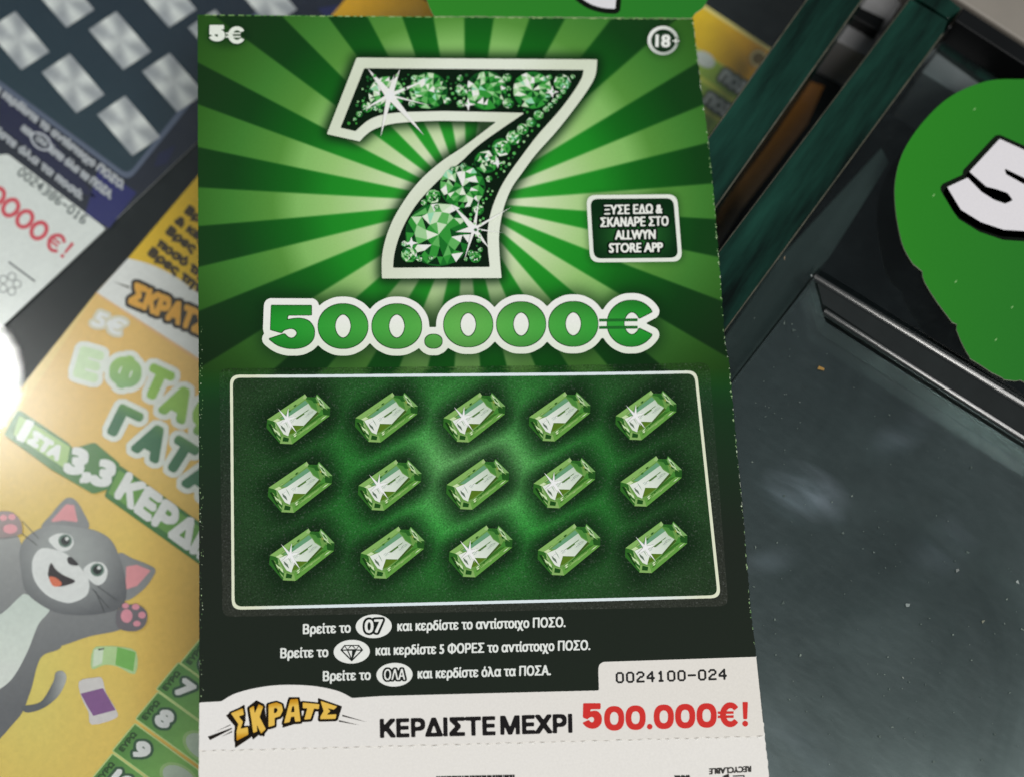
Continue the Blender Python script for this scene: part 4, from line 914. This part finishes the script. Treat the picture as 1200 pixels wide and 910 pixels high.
shapes(A, [np.array([(128, 577), (140, 551), (255, 632), (255, 664)])], (96, 142, 66), .6, grow=1)
shapes(A, [np.array([(24, 489), (80, 524), (76, 546), (18, 508)])], (150, 180, 110), .6, grow=2)
WC = (212, 216, 208)
text(A, '1', (20, 513), (27, 516), 24, WC, bold=1.2, step=.5, latin=True, up=(.5, -.86))
text(A, 'ΣΤΑ', (33, 517), (67, 538), 14, WC, bold=1.5, step=.5)
text(A, '3,3', (76, 549), (124, 570), 27, WC, bold=2.4, step=.5, latin=True, up=(.45, -.89))
text(A, 'ΚΕΡΔΙΖΕΙ', (136, 580), (278, 684), 29, WC, bold=2.2, step=.5, up=(.5, -.86)); A.z -= 2e-5
A.build('title_lettering', M_TICK, yt)
# the printed cat
def z3(pts): return [(x / 5.0, y / 5.0 + 580) for x, y in pts]
def z4(pts): return [(x / 3.137, y / 3.137 + 620) for x, y in pts]
A = Acc(ZY + 18e-5, 2e-5); GR = (122, 122, 124); GD = (92, 92, 96)
fur = lambda x, y: mix((148, 148, 148), (98, 98, 102), np.clip(((y - 600) + (x - 80) * .2) / 220, 0, 1))
shapes(A, [smooth(z4([(-60, 210), (80, 170), (190, 250), (230, 420), (150, 470), (110, 600), (60, 700), (-60, 760)]), True, 6)], fur, .7)
shapes(A, [smooth(z4([(180, 300), (300, 300), (430, 292), (462, 330), (440, 368), (330, 392), (200, 430), (160, 380)]), True, 6)], fur, .7)
shapes(A, [smooth(z4([(-60, 240), (30, 250), (90, 235), (182, 285), (140, 350), (100, 450), (50, 540), (0, 585), (-60, 610)]), True, 6)], lambda x, y: mix((190, 198, 192), (206, 210, 204), np.clip((y - 700) / 80, 0, 1)), .7)
shapes(A, [smooth(z4([(80, 650), (150, 632), (195, 560), (205, 525), (232, 520), (244, 550), (215, 610), (160, 655), (100, 672)]), True, 6)], lambda x, y: mix((92, 94, 98), (168, 168, 166), np.clip((x - 56) / 20, 0, 1)), .6)
shapes(A, [smooth(z3([(-40, 250), (110, 245), (150, 560), (130, 580), (-40, 690)]), True, 6)], fur, .7)
hd = smooth(z3([(240, 190), (330, 170), (450, 185), (560, 205), (650, 260), (700, 360), (730, 460), (740, 590), (700, 660), (600, 690), (480, 700), (350, 690), (240, 640), (150, 560), (125, 450), (115, 330), (150, 250)]), True, 5)
shapes(A, [smooth(z3([(245, 195), (300, 110), (370, 30), (410, 12), (450, 35), (490, 100), (520, 190), (400, 240)]), True, 6)], (126, 126, 128), .6)
shapes(A, [smooth(z3([(690, 345), (780, 370), (880, 410), (910, 435), (900, 470), (840, 550), (740, 615), (680, 560)]), True, 6)], (126, 126, 128), .6)
shapes(A, [np.array(z3([(305, 150), (390, 55), (430, 60), (450, 150), (370, 140)]))], (206, 136, 142), .5, grow=1); shapes(A, [np.array(z3([(745, 420), (800, 410), (875, 440), (800, 525), (740, 545)]))], (206, 136, 142), .5, grow=1)
shapes(A, [hd], lambda x, y: mix((152, 154, 154), (90, 90, 94), np.clip(np.hypot((x - 80) / 75, (y - 650) / 75), 0, 1) ** 2), .6)
shapes(A, [smooth(z3([(190, 380), (240, 310), (330, 320), (400, 350), (470, 420), (520, 500), (510, 580), (440, 622), (370, 625), (270, 580), (200, 490)]), True, 6)], lambda x, y: mix((226, 228, 226), (196, 198, 198), np.clip((x - 55) / 50, 0, 1) * .4), .6)
shapes(A, [smooth(z3([(285, 255), (340, 222), (410, 232), (432, 280), (400, 320), (350, 325), (310, 295)]), True, 6)], (222, 226, 222), .5)
shapes(A, [smooth(z3([(490, 430), (540, 392), (600, 395), (630, 440), (615, 500), (570, 525), (515, 485)]), True, 6)], (222, 226, 222), .5)
for cx, cy in ((382, 265), (570, 435)):
    shapes(A, [np.array(z3(ell(cx, cy, 40, 38)))], (86, 108, 98), .4); shapes(A, [np.array(z3(ell(cx, cy, 26, 26)))], (24, 30, 30), .4); A.z -= 4e-5 * 0; shapes(A, [np.array(z3(ell(cx + 10, cy - 12, 11, 10)))], (214, 218, 216), .4)
shapes(A, [smooth(z3([(395, 365), (420, 362), (460, 405), (425, 408), (400, 395)]), True, 5)], (40, 36, 40), .4)
shapes(A, [smooth(z3([(300, 395), (325, 430), (370, 465), (440, 500), (390, 525), (330, 530), (285, 480), (285, 430)]), True, 5)], (44, 34, 38), .4)
shapes(A, [smooth(z3([(288, 478), (325, 480), (360, 510), (350, 530), (310, 528)]), True, 5)], (206, 106, 76), .4)
for a, b in (((540, 545), (640, 660)), ((570, 530), (680, 610)), ((560, 560), (610, 680)), ((225, 250), (130, 150)), ((215, 290), (120, 215))): A.up().poly(np.array(stroke(z3([a, b]), .8)[0])[::-1], (70, 70, 72))
shapes(A, [smooth(z3([(700, 660), (760, 640), (820, 645), (862, 690), (850, 760), (790, 795), (700, 780), (680, 720)]), True, 6)], (104, 98, 104), .5)
for x, y, r, q_ in ((742, 705, 34, 40), (735, 645, 20, 16), (795, 652, 22, 18), (832, 700, 22, 20), (802, 750, 22, 17)): shapes(A, [np.array(z3(ell(x, y, r, q_)))], (204, 134, 148), .4); A.z -= 2e-5
A.z += 2e-5
shapes(A, [smooth(z3([(-30, 110), (60, 95), (115, 140), (130, 200), (110, 230), (-30, 240)]), True, 6)], (140, 122, 122), .5)
for x, y, r, q_ in ((60, 195, 42, 28), (20, 130, 22, 18), (70, 125, 22, 18)): shapes(A, [np.array(z3(ell(x, y, r, q_)))], (216, 140, 148), .4); A.z -= 2e-5
A.build('cat_picture', M_TICK, yt)
# printed banknotes and prize tiles
def z5(pts): return [(x / 5.35 + 100, y / 5.35 + 740) for x, y in pts]
A = Acc(ZY + 18e-5, 2e-5)
shapes(A, [np.array(z5(smooth([(50, 105), (120, 88), (200, 90), (318, 122), (312, 262), (200, 215), (120, 205), (38, 230)], True, 3)))], (168, 194, 140), .5); shapes(A, [np.array(z5([(200, 92), (316, 125), (300, 245), (188, 205)]))], (112, 168, 84), .5)
shapes(A, [np.array(z5([(55, 110), (115, 95), (105, 195), (45, 220)]))], (196, 208, 186), .5); A.up().poly(z5([(80, 105), (120, 98), (115, 108), (82, 115)])[::-1], (60, 70, 60))
shapes(A, [np.array(z5(smooth([(-40, 310), (60, 285), (105, 290), (130, 380), (195, 490), (190, 540), (40, 580), (20, 500), (-20, 420)], True, 3)))], (196, 190, 190), .5); shapes(A, [np.array(z5([(-30, 385), (110, 350), (190, 488), (50, 525), (10, 460)]))], (124, 84, 132), .5)
A.build('banknote_picture', M_TICK, yt)
td = np.array([.81, .585]); dd = np.array([-.64, .77])
def tile_mesh(org0):
    A = Acc(ZY + 18e-5, 2e-5); o_ = np.array(org0, float)
    q = lambda a, b: o_ + td * a + dd * b
    A.poly(round_poly([q(0, 0), q(0, 42), q(130, 42), q(130, 0)], 3)[::-1], (178, 196, 130))
    A.up(); gridpoly(A, [q(1.5, 1.5), q(128, 1.5), q(128, 40.5), q(1.5, 40.5)], lambda x, y: mix((78, 124, 62), (116, 162, 86), np.clip(((x - o_[0]) * .81 + (y - o_[1]) * .585) / 60, 0, 1)), 20, 10)
    shapes(A, [np.array([q(82 + 26 * math.cos(t), 22 + 16 * math.sin(t)) for t in np.linspace(0, 6.28, 40)])], (142, 172, 112), .6); shapes(A, [np.array([q(82 + 22 * math.cos(t), 22 + 13 * math.sin(t)) for t in np.linspace(0, 6.28, 40)])], (164, 176, 160), .6)
    return A
bases = [(237, 744), (209, 774.5), (185, 809), (158, 846), (132, 881)]
A0 = tile_mesh(bases[1]); c0_ = P(*bases[1], ZY)
for k, bpt in enumerate(bases):
    if k == 0: t0 = mesh('prize_tile', np.concatenate(A0.V) - c0_ + org(yt), A0.F, np.concatenate(A0.C), M_TICK, yt); o = t0
    else: o = t0.copy(); COL.objects.link(o); o.parent = yt
    o.location = P(*bpt, ZY) - org(yt)
    num_ = ('6', '7', '8', '9', '10')[k]; A = Acc(ZY + 26e-5, 2e-5); b0 = np.array(bpt, float)
    p0 = b0 + td * 19 + dd * 31; text(A, num_, p0, p0 + td * (15.5 if k < 4 else 22), 18.5, (214, 218, 212), bold=1.5, step=.5, latin=True, outline=[(3.4, (58, 84, 62))], up=(.64, -.77)); A.z -= 4e-5
    e0 = b0 + td * 11 + dd * 36; text(A, 'ΕΥΡΩ', e0, e0 - dd * 26, 6, (48, 74, 40), bold=.5, step=.5, up=(-.81, -.585))
    ob = A.build('tile_number', M_TICK, o)
    ob.location = -np.array(o.location) + np.array(o.location)

# --- orange ticket, upside down, right of the card
rt = thing('lottery_ticket', 'orange and green ticket under the glass right of the scratch card corner', 'lottery ticket', P(860, 90, ZS + 0.0003), TG)
k1 = np.array([.835, .55]); k2 = np.array([-.57, .82])
def kq(a, b): return np.array([826, 6]) + k1 * a + k2 * b
slab('flat_body', np.array([kq(-60, 0), kq(112, 0), kq(112, 170), kq(-60, 170)])[::-1], ZT, 0.0005, M_TICK, rt, (214, 150, 46), (236, 214, 180))
A = Acc(ZT + 3e-5, 2e-5)
A.poly([kq(-60, 0), kq(-60, 4), kq(112, 4), kq(112, 0)], (240, 196, 120))
gridpoly(A.up(), [kq(-60, 4), kq(112, 4), kq(112, 48), kq(-60, 48)], lambda x, y: mix((240, 172, 34), (240, 150, 36), np.clip((x - 830) / 60, 0, 1)), 20, 8)
shapes(A, [ell(889, 69, 12, 12)], (160, 120, 50), .5); shapes(A, [ell(889, 69, 10, 10)], (206, 186, 130), .5); shapes(A, [ell(889, 69, 7.5, 7.5)], (110, 92, 50), .5)
for k in range(4):
    b0 = 47 + k * 29
    A.up().poly([kq(-60, b0), kq(-60, b0 + 31), kq(112, b0 + 31), kq(112, b0)], (186, 194, 80)); A.up().poly([kq(-60, b0 + 2), kq(-60, b0 + 25), kq(112, b0 + 25), kq(112, b0 + 2)], (138, 168, 64))
shapes(A, [ell(826, 70, 13, 8.5, 33)], (186, 192, 186), .5)
for t0_, t1_ in (((843, 93), (880, 117.4)), ((825, 120), (862, 144.4))):
    text(A, 'ΠΟΣΟ', t0_, t1_, 12.5, (176, 180, 178), bold=.9, step=.4, outline=[(3.2, (74, 82, 66))])
A.build('ticket_print', M_TICK, rt)
# --- ticket's orange reflection between the green strips, built as a flat strip
st = thing('amber_reflection', 'amber reflection in the gap between the two green glass strips, built as a flat strip', 'reflection strip', P(900, 200, ZS + 0.0003))
slab('flat_body', np.array([(950, 96), (966, 101), (946, 146), (868, 248), (836, 300), (820, 292), (846, 240), (898, 172)])[::-1], ZT, 0.0005, M_TICK, st, lambda x, y: mix((128, 84, 36), (84, 72, 54), np.clip((y - 120) / 130, 0, 1)), (160, 120, 70))  # orange reflection painted on this flat shape
# no object is hidden, everything is plain geometry
# ------------------------------------------------------------------ crumbs and dust specks on the dark glass
A = Acc(0.00004, 1e-7); g = np.random.default_rng(11)
def speck(x, y, r, c):
    n = int(g.integers(4, 7)); t = np.sort(g.uniform(0, 6.283, n)); k = g.uniform(.35, 1.0)
    an = g.uniform(0, 3.14); q_ = np.stack([r * np.cos(t) * g.uniform(.6, 1.2, n), r * k * np.sin(t)], 1)
    q_ = np.stack([x + q_[:, 0] * math.cos(an) - q_[:, 1] * math.sin(an), y + q_[:, 0] * math.sin(an) + q_[:, 1] * math.cos(an)], 1)
    A.poly(q_[::-1], c)
for _ in range(210):
    x = g.uniform(880, 1200); y = g.uniform(370, 905)
    if y < 345 + (x - 950) * .63 + 40 or x < edge_x(RE, y) + 4: continue
    v = g.uniform(.35, 1) ** 2; speck(x, y, g.choice([.8, 1.1, 1.5, 2.0, 2.8], p=[.34, .3, .2, .12, .04]), (62 + 60 * v, 72 + 60 * v, 70 + 54 * v))
for x, y, r, c in ((962, 433, 4.5, (150, 118, 66)), (1195, 681, 4.6, (150, 156, 154)), (1064, 708, 3, (132, 140, 138)), (1152, 728, 3.4, (120, 122, 108)), (1122, 668, 2.6, (120, 124, 122)), (938, 472, 2.8, (96, 104, 102)), (1058, 793, 2.2, (140, 144, 138)), (920, 303, 3.2, (150, 130, 106)), (951, 323, 2.2, (150, 156, 154))): speck(x, y, r, c)
ds = A.build('dust', M_CARD, None); tag(ds, 'pale dust specks and crumbs scattered over the dark glass at the right', 'dust', kind='stuff')

# ------------------------------------------------------------------ the card is not quite flat: its long edges lift a little
XL, XR = P(233, 450)[0], P(855, 450)[0]; XM, XH = (XL + XR) / 2, (XR - XL) / 2; YT, YB = P(520, 20)[1], P(560, 870)[1]
def lift(x, y):
    u = (x - XM) / XH; v = np.clip((YT - y) / (YT - YB), -.2, 1.2)
    w_ = np.clip(v / .35, 0, 1); w_ = w_ * w_ * (3 - 2 * w_)
    return w_ * (0.0010 * np.clip((u - .25) / .75, 0, 2) ** 2 * (.55 + .45 * np.cos((v - .45) * 4)) + 0.0006 * np.clip((-u - .45) / .55, 0, 2) ** 2 * (.5 + .5 * v) + 0.0004 * np.clip((v - .75) / .25, 0, 2) ** 2)
done = set()
def bend(o, base):
    for c in [k for k in bpy.data.objects if k.parent == o]:
        off = base + np.array(c.location)
        if c.name.startswith('emerald'):
            e = 1e-3; fx = (lift(off[0] + e, off[1]) - lift(off[0] - e, off[1])) / (2 * e); fy = (lift(off[0], off[1] + e) - lift(off[0], off[1] - e)) / (2 * e)
            c.location.z += float(lift(off[0], off[1])); c.rotation_euler = (math.atan(fy), -math.atan(fx), 0)
        elif c.data.name not in done:
            done.add(c.data.name); me = c.data; co = np.empty(len(me.vertices) * 3, np.float32); me.vertices.foreach_get('co', co); co = co.reshape(-1, 3).astype(float)
            co[:, 2] += lift(co[:, 0] + off[0], co[:, 1] + off[1]); me.vertices.foreach_set('co', co.astype(np.float32).ravel()); me.update()
        bend(c, off)
bend(card, np.array(card.location))
